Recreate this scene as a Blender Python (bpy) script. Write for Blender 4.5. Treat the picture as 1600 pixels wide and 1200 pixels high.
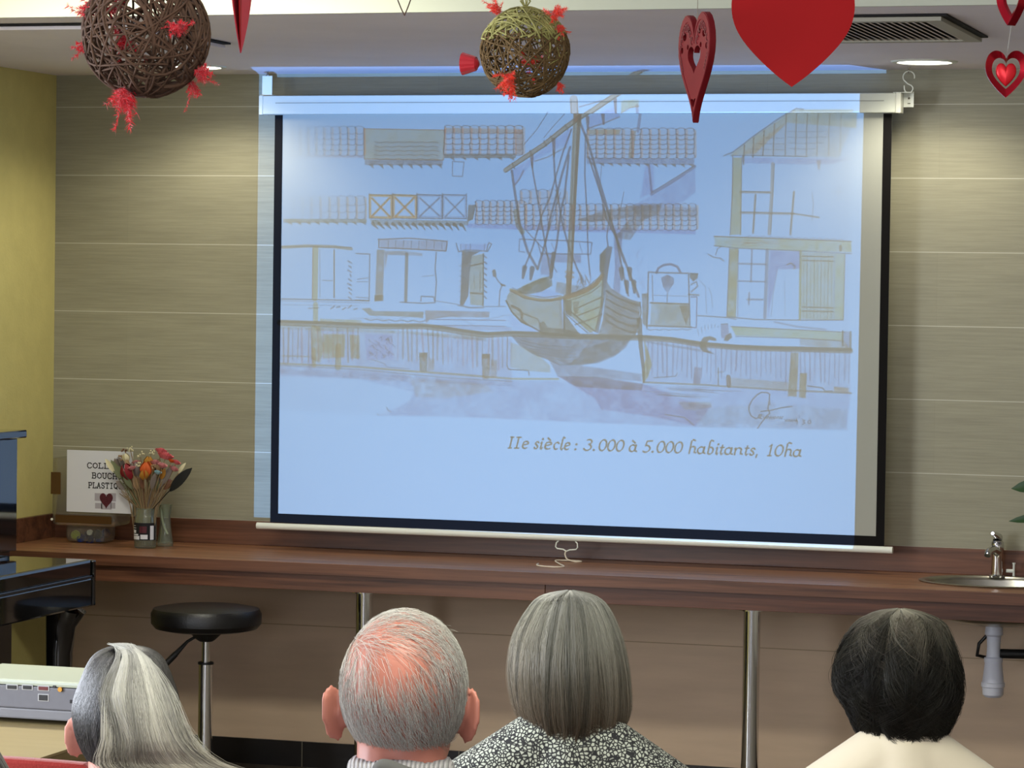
import bpy, bmesh, math, random
import numpy as np
from mathutils import Vector, Matrix, Quaternion
for o in list(bpy.data.objects): bpy.data.objects.remove(o, do_unlink=True)
SC = bpy.context.scene
COL = SC.collection
R = math.radians
PI = math.pi

# ------------------------------------------------------------------ camera
CAM = np.array([4.12526444, -10.5, 1.76685324]); FPX = 4835.0
def cam_axes(yaw, pitch, roll):
    cy, sy = math.cos(yaw), math.sin(yaw); cp, sp = math.cos(pitch), math.sin(pitch)
    fwd = np.array([-sy*cp, cy*cp, -sp]); right = np.array([cy, sy, 0.0]); up = np.cross(right, fwd)
    r2 = right*math.cos(roll)+up*math.sin(roll); u2 = -right*math.sin(roll)+up*math.cos(roll)
    return r2, u2, fwd
AXR, AXU, AXF = cam_axes(R(17.116), R(1.855), R(0.815))
cd = bpy.data.cameras.new('camera'); cam = bpy.data.objects.new('camera', cd); COL.objects.link(cam)
cam.matrix_world = Matrix(((AXR[0], AXU[0], -AXF[0], CAM[0]), (AXR[1], AXU[1], -AXF[1], CAM[1]),
                           (AXR[2], AXU[2], -AXF[2], CAM[2]), (0, 0, 0, 1)))
cd.sensor_fit = 'HORIZONTAL'; cd.sensor_width = 36.0; cd.lens = 36.0*FPX/1600.0; cd.clip_start = .05; cd.clip_end = 60
SC.camera = cam
def at_y(px, py, y):
    """surveying helper: where the sight line of a measured point meets the plane at depth y"""
    r = AXR*((px-800)/FPX)-AXU*((py-600)/FPX)+AXF
    return CAM+r*((y-CAM[1])/r[1])

# ------------------------------------------------------------------ world, exposure
W = bpy.data.worlds.new('world'); SC.world = W; W.use_nodes = True
W.node_tree.nodes['Background'].inputs[0].default_value = (.62, .70, .80, 1)
W.node_tree.nodes['Background'].inputs[1].default_value = .35
SC.view_settings.view_transform = 'Standard'; SC.view_settings.look = 'None'
SC.view_settings.gamma = 1; SC.view_settings.use_curve_mapping = False
SC.view_settings.exposure = 0.0

# ------------------------------------------------------------------ lights
def light(name, kind, loc, energy, color, rot=(0, 0, 0), **kw):
    l = bpy.data.lights.new(name, kind); l.energy = energy; l.color = color
    for k, v in kw.items(): setattr(l, k, v)
    o = bpy.data.objects.new(name, l); COL.objects.link(o); o.location = loc; o.rotation_euler = rot
    return o
# daylight through the window on the left of the room, an added rear fill, and the ceiling lamps over the audience
light('daylight_and_fill', 'AREA', (-.80, -6.8, 1.62), 215, (.84, .90, 1.0), (0, R(-90), 0), shape='RECTANGLE', size=1.5, size_y=2.6)
light('daylight_and_fill', 'AREA', (3.4, -12.1, 1.65), 85, (.92, .93, 1.0), (R(90), 0, 0), shape='RECTANGLE', size=3.6, size_y=1.5)  # unseen rear fill, added to brighten the ceiling and walls
light('room_lamp', 'AREA', (.6, -3.0, 2.72), 56, (1.0, .97, .80), (0, 0, 0), shape='RECTANGLE', size=1.2, size_y=.3)
light('room_lamp', 'AREA', (3.2, -7.4, 2.72), 50, (.95, 1.0, .84), (0, 0, 0), shape='RECTANGLE', size=1.2, size_y=.3)
# the two recessed downlights over the worktop
DOWN = ((2.409, -.385), (-.161, -.41))
for x, y in DOWN:
    light('downlight_beam', 'SPOT', (x, y, 2.50), 29, (1.0, .93, .74), (0, 0, 0), spot_size=R(150), spot_blend=.55, shadow_soft_size=.085)
# ------------------------------------------------------------------ the slide the projector throws
LENS = np.array([1.05, -3.74, .85])
# four corners of the thrown image where it would meet the back wall (x, z)
QUAD = [(-.086, 2.690), (2.214, 2.637), (2.207, .888), (-.087, .902)]
SW, SH = 1720, 1316
def homography(src, dst):
    A = []; b = []
    for (x, y), (u, v) in zip(src, dst):
        A.append([x, y, 1, 0, 0, 0, -u*x, -u*y]); b.append(u)
        A.append([0, 0, 0, x, y, 1, -v*x, -v*y]); b.append(v)
    return np.append(np.linalg.solve(np.array(A, float), np.array(b, float)), 1).reshape(3, 3)
L0 = -LENS[1]
HQ = homography([((x-LENS[0])/L0, (z-LENS[2])/L0) for x, z in QUAD], [(0, 1), (1, 1), (1, 0), (0, 0)])
def slide(pt, ys=-.15):
    """measured point on the cloth -> slide pixel (x right, y down)"""
    p = at_y(pt[0], pt[1], ys)-LENS
    q = HQ @ np.array([p[0]/p[1], p[2]/p[1], 1.0])
    return np.array([q[0]/q[2]*SW, (1-q[1]/q[2])*SH])
K = np.linalg.norm(slide((900, 500))-slide((800, 500)))/100
rs = np.random.RandomState(7)
IMG = np.ones((SH, SW, 3), np.float32)
def blend(y0, x0, a, T):
    h, w = a.shape
    T = np.array(T, np.float32)
    if T[0] >= T[2]*1.08: T = T*np.array([1.22, .98, .86], np.float32)      # warm pigments keep the red
    IMG[y0:y0+h, x0:x0+w] *= (1-a[..., None]*(1-T*.92))
def seg(p, q, w0, w1, T, al):
    m = max(w0, w1)*.5+1.5
    x0 = int(max(0, min(p[0], q[0])-m)); x1 = int(min(SW, max(p[0], q[0])+m+1))
    y0 = int(max(0, min(p[1], q[1])-m)); y1 = int(min(SH, max(p[1], q[1])+m+1))
    if x1 <= x0 or y1 <= y0: return None
    X, Y = np.meshgrid(np.arange(x0, x1)+.5, np.arange(y0, y1)+.5)
    d = q-p; L = max(float(d@d), 1e-6)
    t = np.clip(((X-p[0])*d[0]+(Y-p[1])*d[1])/L, 0, 1)
    D = np.hypot(X-p[0]-t*d[0], Y-p[1]-t*d[1]); hw = (w0+(w1-w0)*t)*.5
    return y0, x0, np.clip(hw-D+.5, 0, 1)*min(1, max(w0, .3))
def line(pts, w=1.3, T=(.42, .38, .38), al=.8, w1=None, jit=.35, nib=None):
    w *= 1.15; P = [slide(p) for p in pts]; w *= K; w1 = w if w1 is None else w1*K
    if len(P) == 1: return
    x0 = int(max(0, min(p[0] for p in P)-w-w1-3)); y0 = int(max(0, min(p[1] for p in P)-w-w1-3))
    x1 = int(min(SW, max(p[0] for p in P)+w+w1+4)); y1 = int(min(SH, max(p[1] for p in P)+w+w1+4))
    if x1 <= x0 or y1 <= y0: return
    acc = np.zeros((y1-y0, x1-x0), np.float32); n = len(P)-1
    P = [p+rs.randn(2)*jit for p in P]
    for i in range(n):
        a, b = w+(w1-w)*i/n, w+(w1-w)*(i+1)/n
        if nib:
            d = P[i+1]-P[i]; ang = math.atan2(-d[1], d[0]); f = abs(math.sin(ang-nib[0])); a = b = w*(nib[1]+(1-nib[1])*f)
        s = seg(P[i], P[i+1], a, b, T, al)
        if s is None: continue
        yy, xx, v = s
        yy0, xx0 = max(yy, y0), max(xx, x0); yy1, xx1 = min(yy+v.shape[0], y1), min(xx+v.shape[1], x1)
        if yy1 <= yy0 or xx1 <= xx0: continue
        sub = acc[yy0-y0:yy1-y0, xx0-x0:xx1-x0]
        np.maximum(sub, v[yy0-yy:yy1-yy, xx0-xx:xx1-xx], out=sub)
    blend(y0, x0, acc*al, T)
NZ = rs.rand(SH//10+3, SW//10+3).astype(np.float32)
NZ2 = rs.rand(SH//36+3, SW//36+3).astype(np.float32)
def smooth_noise(N, c, y0, y1, x0, x1):
    Y, X = np.meshgrid(np.arange(y0, y1)/c, np.arange(x0, x1)/c, indexing='ij')
    iy, ix = Y.astype(int), X.astype(int); fy, fx = Y-iy, X-ix; fy = fy*fy*(3-2*fy); fx = fx*fx*(3-2*fx)
    return (N[iy, ix]*(1-fy)*(1-fx)+N[iy+1, ix]*fy*(1-fx)+N[iy, ix+1]*(1-fy)*fx+N[iy+1, ix+1]*fy*fx)
def wash(pts, T, al=.6, soft=1.2, mott=.35, fade=None):
    """watercolour patch: polygon with a soft edge and mottled pigment"""
    P = np.array([slide(p) for p in pts])
    x0 = int(max(0, P[:, 0].min()-soft*3)); x1 = int(min(SW, P[:, 0].max()+soft*3+1))
    y0 = int(max(0, P[:, 1].min()-soft*3)); y1 = int(min(SH, P[:, 1].max()+soft*3+1))
    if x1 <= x0 or y1 <= y0: return
    X, Y = np.meshgrid(np.arange(x0, x1)+.5, np.arange(y0, y1)+.5)
    ins = np.zeros(X.shape, bool); D = np.full(X.shape, 1e9)
    n = len(P)
    for i in range(n):
        a, b = P[i], P[(i+1) % n]
        c = (a[1] > Y) != (b[1] > Y)
        with np.errstate(divide='ignore', invalid='ignore'):
            xi = (b[0]-a[0])*(Y-a[1])/(b[1]-a[1] if b[1] != a[1] else 1e-9)+a[0]
        ins ^= c & (X < xi)
        d = b-a; L = max(float(d@d), 1e-6); t = np.clip(((X-a[0])*d[0]+(Y-a[1])*d[1])/L, 0, 1)
        D = np.minimum(D, np.hypot(X-a[0]-t*d[0], Y-a[1]-t*d[1]))
    sd = np.where(ins, D, -D)
    a = np.clip(sd/soft*.5+.5, 0, 1)
    nz = .5*smooth_noise(NZ, 10, y0, y1, x0, x1)+.5*smooth_noise(NZ2, 36, y0, y1, x0, x1)
    a = a*(1-mott+2*mott*(nz-.5)+mott*.5).clip(0, 1)
    if fade: a = a*np.clip((X-slide((fade[0], 400))[0])/(slide((fade[1], 400))[0]-slide((fade[0], 400))[0]), 0, 1)
    blend(y0, x0, a.astype(np.float32)*al, T)
PEN = (.45, .40, .42); BRN = (.80, .47, .30); PUR = (.92, .74, .84); DRK = (.16, .14, .13); BEI = (1.3, .84, .60); OCH = (1.25, .76, .40); GRY = (.46, .36, .32)
# whole painted sheet, a touch greyer than the slide's blank
wash([(436, 150), (1330, 150), (1324, 672), (1085, 668), (800, 655), (590, 650), (436, 640)], (.97, .98, 1.0), .5, 2, .2)
def roof(x0, x1, y0, y1, nx, ny, T=PEN, al=.7, cell=BEI, ca=.35, fade=None, slope=0.0):
    wash([(x0, y0), (x1, y0+slope), (x1, y1+slope), (x0, y1)], (.95, .84, .84), ca, 1, .3, fade)
    for i in range(nx+1):
        x = x0+(x1-x0)*i/nx; f = 1 if not fade else min(1, max(.05, (x-fade[0])/(fade[1]-fade[0])))
        line([(x+rs.randn()*.5, y0+(y1-y0)*k/6+slope*i/nx) for k in range(7)], 1.5, T, al*f*.9)
        line([(x+2, y0+2), (x+2.3, y1-1)], 2.4, cell, .55*f)
        if i < nx:
            s = (x1-x0)/nx
            for j in range(ny+1):
                y = y0+(y1-y0)*j/ny+slope*i/nx
                d = 1.6 if j else -1.6
                line([(x, y), (x+s*.25, y+d), (x+s*.5, y+d*1.3), (x+s*.75, y+d), (x+s, y)], 1.2, T, al*f*(.65+.35*rs.rand()))
def eaves(x0, x1, y0, h, T, al=.7, teeth=9, th=5, slope=0.0, tT=None):
    wash([(x0, y0), (x1, y0+slope), (x1, y0+h+slope), (x0, y0+h)], T, al, 1, .3)
    for i in range(teeth):
        x = x0+(x1-x0)*(i+.6)/teeth; y = y0+h+slope*i/teeth
        wash([(x-4, y-1.5), (x+4, y-1.5), (x+5, y+th), (x+1, y+th*.4)], tT or T, al, .8, .1)
roof(443, 568, 199, 242, 10, 5, al=.6, fade=(440, 560)); wash([(443, 241), (568, 242), (568, 247), (443, 246)], PUR, .6, 1, .3, (440, 560))
wash([(569, 201), (695, 203), (693, 250), (569, 249)], (.99, .80, .55), .75, 1, .25)
for j in range(5):
    line([(586+i*9, 222+j*6.6+(1.3 if i % 2 else -.6)) for i in range(12)], 1.1, GRY, .55)
for i in range(11): line([(588+i*9.5, 222), (588.5+i*9.5, 249)], 2.2, (.85, .95, 1.1), .0+.3)
wash([(583, 219), (688, 221), (688, 249), (583, 248)], (.92, .92, 1.0), .5, 1, .3)
line([(569, 201), (695, 203), (693, 250), (569, 249), (569, 201)], 1.2, BRN, .7)
eaves(570, 692, 250, 8, (.50, .42, .44), .8, 8, 6, 0, GRY)
roof(694, 817, 198, 241, 9, 5, T=(.50, .38, .38), al=.8); wash([(694, 200), (817, 202), (817, 209), (694, 207)], (1.0, .70, .50), .6, 1, .2); wash([(805, 202), (817, 202), (817, 242), (805, 242)], (.98, .72, .60), .7, 1, .2)
eaves(694, 806, 240, 7, (.46, .38, .34), .85, 6, 4)
line([(707, 252), (725, 253), (723, 276), (707, 275), (707, 252)], 1.3, PEN, .7)
roof(917, 1085, 202, 246, 12, 6, T=(.46, .38, .42), al=.8); wash([(917, 202), (970, 202), (968, 210), (919, 210)], (1.0, .70, .35), .7, 1.5, .2); wash([(985, 204), (994, 204), (990, 247), (982, 247)], (.85, .62, .4), .7, 1, .2)
eaves(917, 1085, 246, 10, (.66, .56, .62), .8, 12, 4, 2, GRY)
roof(443, 570, 308, 341, 9, 3, al=.55, fade=(440, 565)); eaves(443, 573, 342, 6, (.60, .52, .42), .8, 9, 4)
# balcony of crossed timbers
for i, (a, b) in enumerate(((578, 612), (615, 650), (653, 690), (693, 728))):
    al = (.9, .85, .65, .5)[i]; Tb = OCH if i < 2 else (.75, .68, .72)
    line([(a, 305), (b, 306), (b, 340), (a, 339), (a, 305)], 3.2, Tb, al); line([(a, 304), (b, 305)], 1.2, PEN, .8); line([(a, 341), (b, 342)], 1.2, PEN, .8)
    line([(a+3, 309), (b-3, 338)], 3, Tb, al); line([(b-3, 309), (a+3, 338)], 3, Tb, al)
    line([(a+3, 309), (b-3, 338)], 1, PEN, .7); line([(b-3, 309), (a+3, 338)], 1, PEN, .7)
    for x in (a-1, b+1): line([(x, 302), (x, 342)], 1.2, PEN, .7)
wash([(578, 343), (733, 345), (731, 352), (584, 352)], (.58, .52, .45), .8, 1, .4)
for i in range(14):
    x = 584+i*10.6; line([(x-2, 349+i*.15), (x+2, 353), (x+6, 357+i*.2)], 4.5, DRK if i > 9 else GRY, .8, 1.5)
roof(743, 820, 315, 349, 7, 5, T=(.42, .38, .44), al=.85); roof(820, 1088, 320, 358, 22, 5, T=(.44, .40, .46), al=.8); roof(813, 884, 298, 318, 5, 2, al=.6)
wash([(732, 320), (744, 320), (739, 343), (730, 346)], (.35, .30, .28), .9, 1, .2)
wash([(730, 349), (1087, 359), (1087, 366), (900, 362), (730, 356)], (.80, .72, .88), .8, 1.5, .3)
# sail-cloth shade and its beam
wash([(985, 325), (1020, 303), (1086, 262), (1087, 300), (1060, 322), (1000, 328)], (.74, .72, .86), .75, 2, .5)
wash([(1008, 258), (1022, 258), (1022, 300), (1000, 310), (1004, 290)], (.76, .70, .86), .7, 2, .4)
line([(1018, 303), (1050, 284), (1086, 260)], 4, (.62, .54, .62), .8); line([(1019, 300), (1085, 259)], 1, PEN, .8); line([(1014, 258), (1018, 300)], 3, (.6, .5, .6), .8)
wash([(903, 343), (940, 330), (985, 321), (1035, 318), (1030, 332), (1005, 345), (985, 375), (960, 372), (985, 340), (925, 347)], (.48, .42, .42), .75, 1.5, .4)
wash([(985, 322), (1088, 324), (1088, 340), (1000, 342)], (.62, .56, .60), .6, 2, .5)
# doors and walls of the long house
line([(440, 386), (480, 384), (520, 385), (549, 389)], 4, (.72, .60, .50), .8); line([(440, 385), (549, 386)], 1.2, PEN, .7)
line([(493, 388), (492, 466)], 8, (.95, .78, .48), .75); line([(489, 388), (488, 466)], 1.2, BRN, .7)
line([(522, 391), (522, 465)], 1.8, GRY, .9); line([(500, 389), (500, 465)], 1.1, PEN, .5)
line([(504, 438), (520, 439)], 1.1, PEN, .7)
for k in range(9): line([(545+rs.randn(), 408+k*7), (549, 411+k*7)], 2, PEN, .7)
line([(556, 396), (578, 397), (577, 470), (556, 469)], 1.7, PEN, .75); line([(559, 437), (575, 434)], 1.3, PEN, .6); line([(557, 465), (575, 466)], 1.4, PEN, .6); line([(558, 440), (575, 440)], 1, PEN, .6)
line([(440, 467), (500, 468), (577, 470)], 1.6, PEN, .8); line([(440, 470), (577, 473)], 1, PEN, .5)
wash([(592, 374), (699, 377), (697, 392), (595, 387)], (.80, .68, .74), .7, 1, .3); line([(591, 374), (640, 372), (699, 377), (697, 392), (640, 389), (592, 387), (592, 374)], 1.6, (.5, .38, .4), .85)
for i in range(8): line([(607+i*12, 376), (606+i*12, 390)], 1, PEN, .6)
wash([(589, 390), (601, 390), (598, 470), (586, 470)], (.68, .56, .50), .9, 1.5, .4); wash([(601, 392), (635, 392), (660, 396), (660, 400), (606, 398), (602, 420)], (.68, .54, .5), .75, 1.5, .4)
wash([(585, 461), (599, 461), (599, 470), (585, 471)], (.48, .42, .36), .8, 1, .2)
line([(636, 397), (634, 470)], 4.5, (.50, .46, .44), .85); line([(682, 394), (680, 420), (682, 440), (680, 470)], 1.8, PEN, .8); line([(660, 432), (678, 430)], 1, PEN, .6)
line([(625, 472), (660, 474), (680, 473), (678, 464), (658, 463), (658, 470)], 1.6, PEN, .8); line([(680, 470), (715, 475)], 1.2, PEN, .6)
line([(713, 380), (716, 393), (727, 391), (745, 391), (762, 393), (768, 381), (764, 379), (760, 391)], 1.6, PEN, .8); wash([(718, 381), (762, 381), (758, 391), (720, 390)], (.84, .78, .90), .6, 1, .3)
for x in (720, 728, 735, 757): line([(x, 381), (x, 391)], 1, PEN, .6)
wash([(722, 392), (750, 393), (737, 400), (733, 440), (732, 462), (724, 477), (719, 477)], (.30, .24, .24), .85, 1, .2)
wash([(737, 400), (756, 396), (755, 478), (735, 476), (733, 440)], (.84, .74, .58), .85, 1, .25); line([(736, 415), (755, 411)], 2, GRY, .8); line([(735, 458), (755, 459)], 2.4, GRY, .8); line([(756, 396), (755, 478)], 1.8, DRK, .7)
line([(750, 425), (750, 455)], 1.1, GRY, .6); line([(741, 430), (741, 452)], 1, GRY, .5)
for k in range(8): line([(757, 400+k*9), (760, 403+k*9)], 2, PEN, .8); line([(718, 415+k*8), (721, 416+k*8)], 1.5, PEN, .6)
line([(716, 477), (735, 481), (755, 480)], 2.2, PEN, .7)
line([(772, 424), (773, 430)], 5, GRY, .8); line([(774, 432), (779, 440), (785, 445), (781, 455), (780, 478)], 1.6, PEN, .8); line([(783, 445), (789, 446)], 2.5, GRY, .8)
line([(757, 479), (790, 479)], 1.3, PEN, .6)
# quay steps, benches, stones
wash([(565, 482), (578, 481), (584, 486), (662, 487), (661, 497), (640, 495), (578, 493)], (.60, .54, .48), .9, 1, .25)
line([(570+i*9.5, 498+(2.5 if i % 2 else 0)+i*.3) for i in range(11)], 1.5, PEN, .7)
wash([(664, 485), (765, 487), (764, 496), (700, 495), (672, 499), (666, 505)], (.66, .54, .55), .85, 1, .35)
for y in (499, 508): line([(674, y), (740, y+1), (790, y+2)], 1.3, (.5, .4, .5), .7)
wash([(674, 508), (800, 511), (800, 517), (676, 514)], (.84, .74, .80), .7, 1, .4)
line([(440, 476), (560, 478)], .9, PEN, .4)
for i in range(5): line([(517+i*9, 482+rs.randn()), (522+i*9, 481+rs.randn()*1.5)], 1.8, PEN, .7)
line([(493, 476), (493, 502)], 7, (.96, .84, .60), .8); line([(482, 482), (498, 481)], 1.6, PEN, .6)
wash([(500, 498), (564, 500), (566, 505), (500, 503)], (.86, .78, .58), .8, 1, .5)
for k in range(7): line([(545+k*40+rs.randn()*6, 492+rs.randn()*8), (585+k*40, 494+rs.randn()*8)], 1, PEN, .35)
# rope of dark water along the quay
wl = [(437, 504), (500, 506), (545, 508), (600, 510), (660, 510), (690, 513), (720, 518), (760, 523), (800, 521), (850, 523), (900, 526), (960, 527), (1010, 528), (1050, 531), (1095, 538), (1150, 543), (1200, 545), (1260, 546), (1329, 548)]
line(wl, 8, (.48, .46, .44), .8, 8); line([(p[0], p[1]-1.5) for p in wl], 3.2, (.30, .29, .30), .75, 5)
wash([(437, 506), (760, 525), (760, 533), (640, 522), (437, 514)], (.60, .58, .52), .7, 2, .5)
wash([(437, 512), (800, 530), (800, 596), (437, 575)], (.86, .78, .84), .75, 3, .5)
wash([(1005, 530), (1329, 550), (1329, 612), (1005, 596)], (.86, .80, .86), .7, 3, .5)
for i in range(46):
    x = 442+i*7.8
    if 565 < x < 618: continue
    y0 = 513+max(0, (x-660))*.09; line([(x+rs.randn(), y0), (x+rs.randn(), y0+46+rs.rand()*8)], 1+rs.rand()*2.2, PUR if rs.rand() < .5 else (.72, .64, .66), .5+rs.rand()*.3)
for i in range(42):
    x = 1012+i*7.7; y0 = 534+(x-1012)*.045
    line([(x+rs.randn(), y0), (x+rs.randn(), y0+38+rs.rand()*18)], .9+rs.rand()*1.6, (.66, .60, .70), .4+rs.rand()*.35)
wash([(487, 508), (500, 510), (507, 545), (500, 568), (486, 560)], (.86, .74, .48), .8, 2, .4); wash([(505, 522), (540, 522), (538, 558), (505, 560)], (.88, .74, .42), .8, 2, .45); wash([(546, 523), (562, 524), (562, 560), (548, 560)], (.80, .66, .42), .85, 2, .4)
line([(529, 541), (528, 574)], 8, (.90, .82, .6), .8); line([(525, 541), (524, 575)], 1, PEN, .6)
line([(484, 545), (485, 575)], 6, (.86, .82, .92), .7); line([(490, 545), (491, 572)], 5, (.88, .74, .45), .7)
wash([(570, 522), (614, 523), (615, 562), (573, 562)], (.90, .86, 1.0), .9, 1.5, .4)
for k in range(26):
    x, y = 573+rs.rand()*38, 525+rs.rand()*34; line([(x, y), (x+rs.rand()*7, y+rs.randn()*3), (x+rs.rand()*9, y+5)], 1, PEN, .5)
for x, y0, y1, T in ((662, 551, 581, (.58, .50, .38)), (760, 553, 592, (.64, .50, .40))):
    wash([(x-7, y0), (x+6, y0), (x+5, y1), (x-6, y1)], T, .9, 1, .4); wash([(x-7, y0), (x+6, y0), (x+6, y0+7), (x-7, y0+7)], (.45, .38, .34), .8, 1, .2); wash([(x+7, y0+8), (x+17, y0+10), (x+16, y1-3), (x+6, y1)], (.84, .74, .66), .7, 2, .3)
line([(437, 568), (560, 573), (640, 580), (700, 584), (800, 592), (872, 592)], 2.6, (.84, .70, .48), .7); line([(437, 571), (560, 577), (700, 590), (800, 596)], 1, PEN, .6); line([(430+150, 562), (600, 568), (605, 574), (640, 576)], 1, PEN, .6)
line([(792, 571), (795, 577), (826, 579), (827, 586)], 1.6, PEN, .8); wash([(798, 535), (835, 548), (860, 572), (860, 582), (830, 580), (797, 574)], (.86, .78, .66), .7, 2, .3)
line([(440, 556), (484, 557)], 2, (.8, .7, .56), .6)
# foreground wash, lower edge of the sheet
wash([(437, 575), (560, 580), (700, 592), (880, 596), (1330, 612), (1323, 672), (1200, 669), (1085, 667), (960, 662), (800, 655), (700, 650), (590, 649), (640, 626), (646, 612), (560, 592), (437, 588)], (.82, .80, .90), .75, 3, .6)
wash([(437, 576), (800, 596), (800, 604), (640, 597), (437, 584)], (.78, .70, .76), .6, 2.5, .6)
wash([(640, 590), (760, 600), (770, 612), (700, 622), (650, 620)], (.88, .80, .76), .6, 4, .6)
wash([(1085, 640), (1200, 630), (1323, 640), (1323, 671), (1090, 666)], (.82, .84, .80), .55, 6, .6)
wash([(872, 588), (930, 590), (1005, 600), (1040, 612), (1075, 627), (1112, 634), (1087, 666), (1040, 655), (1000, 648), (940, 640), (930, 622), (905, 608)], (.72, .62, .80), .85, 3, .4)
wash([(873, 588), (935, 589), (1005, 600), (1002, 610), (940, 607), (900, 604)], (.44, .40, .50), .85, 1.5, .3)
wash([(1060, 628), (1110, 628), (1113, 636), (1085, 641), (1070, 640)], (.80, .74, .66), .7, 2, .4)
line([(1040, 648), (1070, 652), (1084, 664)], 1.5, GRY, .6)
for k in range(16):
    x, y = 1000+rs.rand()*90, 602+rs.rand()*16; line([(x, y), (x+30+rs.rand()*50, y+2+rs.rand()*3)], 1, PEN, .35)
for x, y in ((605, 640), (590, 647), (604, 637), (608, 641)): line([(x, y), (x+2, y+2)], 1.5, PEN, .5)
# fountain with a medallion
line([(1011, 512), (1013, 425), (1028, 426), (1076, 427), (1078, 508)], 2, PEN, .85); line([(1020, 470), (1019, 430)], 1.4, PEN, .7)
line([(1026, 426), (1029, 419), (1037, 414), (1048, 413), (1058, 416), (1063, 425)], 3, (.40, .34, .44), .8)
wash([(1033, 434), (1043, 429), (1053, 434), (1053, 443), (1043, 458), (1036, 448)], (.40, .36, .44), .85, 1, .4); line([(1043, 458), (1042, 472)], 1.4, PEN, .7)
line([(1019, 461), (1074, 463)], 1, PEN, .5); wash([(1018, 472), (1075, 475), (1078, 510), (1016, 507)], (.78, .70, .58), .85, 1.5, .4); wash([(1025, 479), (1066, 480), (1066, 500), (1025, 499)], (.92, .92, .92), .5, 2, .3)
line([(1016, 473), (1076, 475)], 2, GRY, .8); line([(1014, 509), (1080, 511)], 2.4, GRY, .8); wash([(1062, 478), (1078, 476), (1078, 492), (1072, 508), (1066, 492)], (.50, .42, .36), .8, 1, .3)
line([(1080, 464), (1089, 464), (1088, 512), (1080, 511)], 1.6, (.45, .38, .5), .8)
wash([(1078, 426), (1091, 427), (1090, 435), (1083, 440), (1078, 433)], DRK, .8, 1, .1); line([(1080, 445), (1088, 440), (1090, 447), (1080, 456)], 2, PEN, .7); line([(1076, 460), (1092, 461)], 2, GRY, .7)
line([(1093, 438), (1102, 448), (1104, 490)], 1, PEN, .45); line([(1108, 450), (1112, 460), (1113, 480)], 1, PEN, .45); line([(1090, 493), (1137, 496), (1150, 499)], 1.6, PEN, .75)
line([(1107, 397), (1115, 402), (1125, 403), (1131, 408)], 1.6, PEN, .7); line([(1118, 398), (1121, 389), (1127, 385)], 1.3, PEN, .7)
line([(1010+i*7, 514+(2 if i % 2 else 0)) for i in range(11)], 1.4, PEN, .6)
for k in range(7): line([(1092+k*5, 520-k*2+ (k-3)**2*.4), (1090+k*5.5, 510-k+(k-3)**2*.5)], 1, PEN, .5)
wash([(1093, 536), (1099, 527), (1110, 525), (1119, 529), (1119, 533), (1108, 531), (1103, 538), (1106, 548), (1117, 553), (1100, 550), (1094, 544)], DRK, .8, 1, .1)
wash([(1126, 508), (1138, 507), (1140, 530), (1127, 528)], (.66, .58, .68), .8, 1, .3); wash([(1134, 524), (1142, 520), (1144, 527), (1137, 533), (1131, 532)], DRK, .75, 1, .1); line([(1127, 507), (1137, 506)], 1.5, PEN, .8)
# timber-framed house on the right
wash([(1140, 243), (1180, 212), (1216, 188), (1232, 176), (1248, 166), (1340, 166), (1338, 200), (1230, 192), (1180, 240)], (1.0, .80, .52), .8, 2, .25)
wash([(1160, 240), (1225, 192), (1330, 200), (1310, 246), (1160, 243)], (.96, .86, .80), .6, 3, .3, None)
line([(1131, 243), (1145, 238), (1180, 211), (1216, 186), (1250, 164), (1262, 166)], 1.8, PEN, .7)
for i, x in enumerate((1163, 1178, 1194, 1210, 1229, 1245, 1262, 1279, 1297, 1315)):
    yt = max(172, 243-(x-1140)*.72); line([(x, yt), (x-1.5, yt+30), (x-2, 243)], 1.8, (.5, .42, .4), .85-.06*i)
for y in (205, 214, 223, 232): line([(1228-(y-200)*-.2, y), (1260, y+1), (1310-(y-200), y)], 1, PEN, .4)
for y in (215, 224, 233): line([(1220-(y-200)*1.6, y), (1226, y+1)], 1, PEN, .45)
line([(1143, 243), (1180, 243), (1262, 245)], 1.4, PEN, .7)
wash([(1160, 246), (1330, 248), (1300, 256), (1250, 257), (1160, 255)], (.84, .76, .88), .8, 1.5, .4); wash([(1276, 250), (1283, 250), (1281, 266), (1278, 264)], (.72, .62, .66), .7, 1, .2)
wash([(1146, 246), (1159, 246), (1158, 366), (1142, 367)], (.92, .80, .52), .9, 1, .25); line([(1145, 244), (1144, 300), (1141, 367)], 1.5, GRY, .7); line([(1159, 246), (1157, 367)], 1.3, GRY, .6)
line([(1208, 256), (1206, 300), (1202, 365)], 4.5, (.74, .68, .66), .8); line([(1210, 256), (1205, 365)], 1, PEN, .8)
for a, b, w in (((1157, 300), (1203, 301), 3), ((1157, 332), (1240, 334), 3), ((1240, 334), (1280, 340), 1.5), ((1181, 305), (1177, 363), 3), ((1241, 300), (1235, 366), 3)):
    line([a, b], w, (.70, .64, .62), .85); line([(a[0], a[1]-1), (b[0], b[1]-1)], .9, PEN, .8)
line([(1269, 302), (1271, 318), (1269, 345)], 1.4, PEN, .4); line([(1300, 300), (1318, 300)], 1.2, PEN, .25); line([(1311, 290), (1310, 312)], 1.2, PEN, .25)
wash([(1116, 369), (1330, 378), (1331, 394), (1250, 392), (1148, 387), (1117, 385)], (.94, .86, .58), .85, 1, .4); line([(1116, 369), (1180, 371), (1330, 377)], 1.5, GRY, .8); line([(1116, 384), (1150, 388), (1250, 392), (1331, 396)], 1.3, PEN, .7)
for i in range(14): line([(1166+i*11, 370+i*.4), (1172+i*11, 368+i*.4), (1176+i*11, 371+i*.4)], 1.2, PEN, .5)
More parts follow.
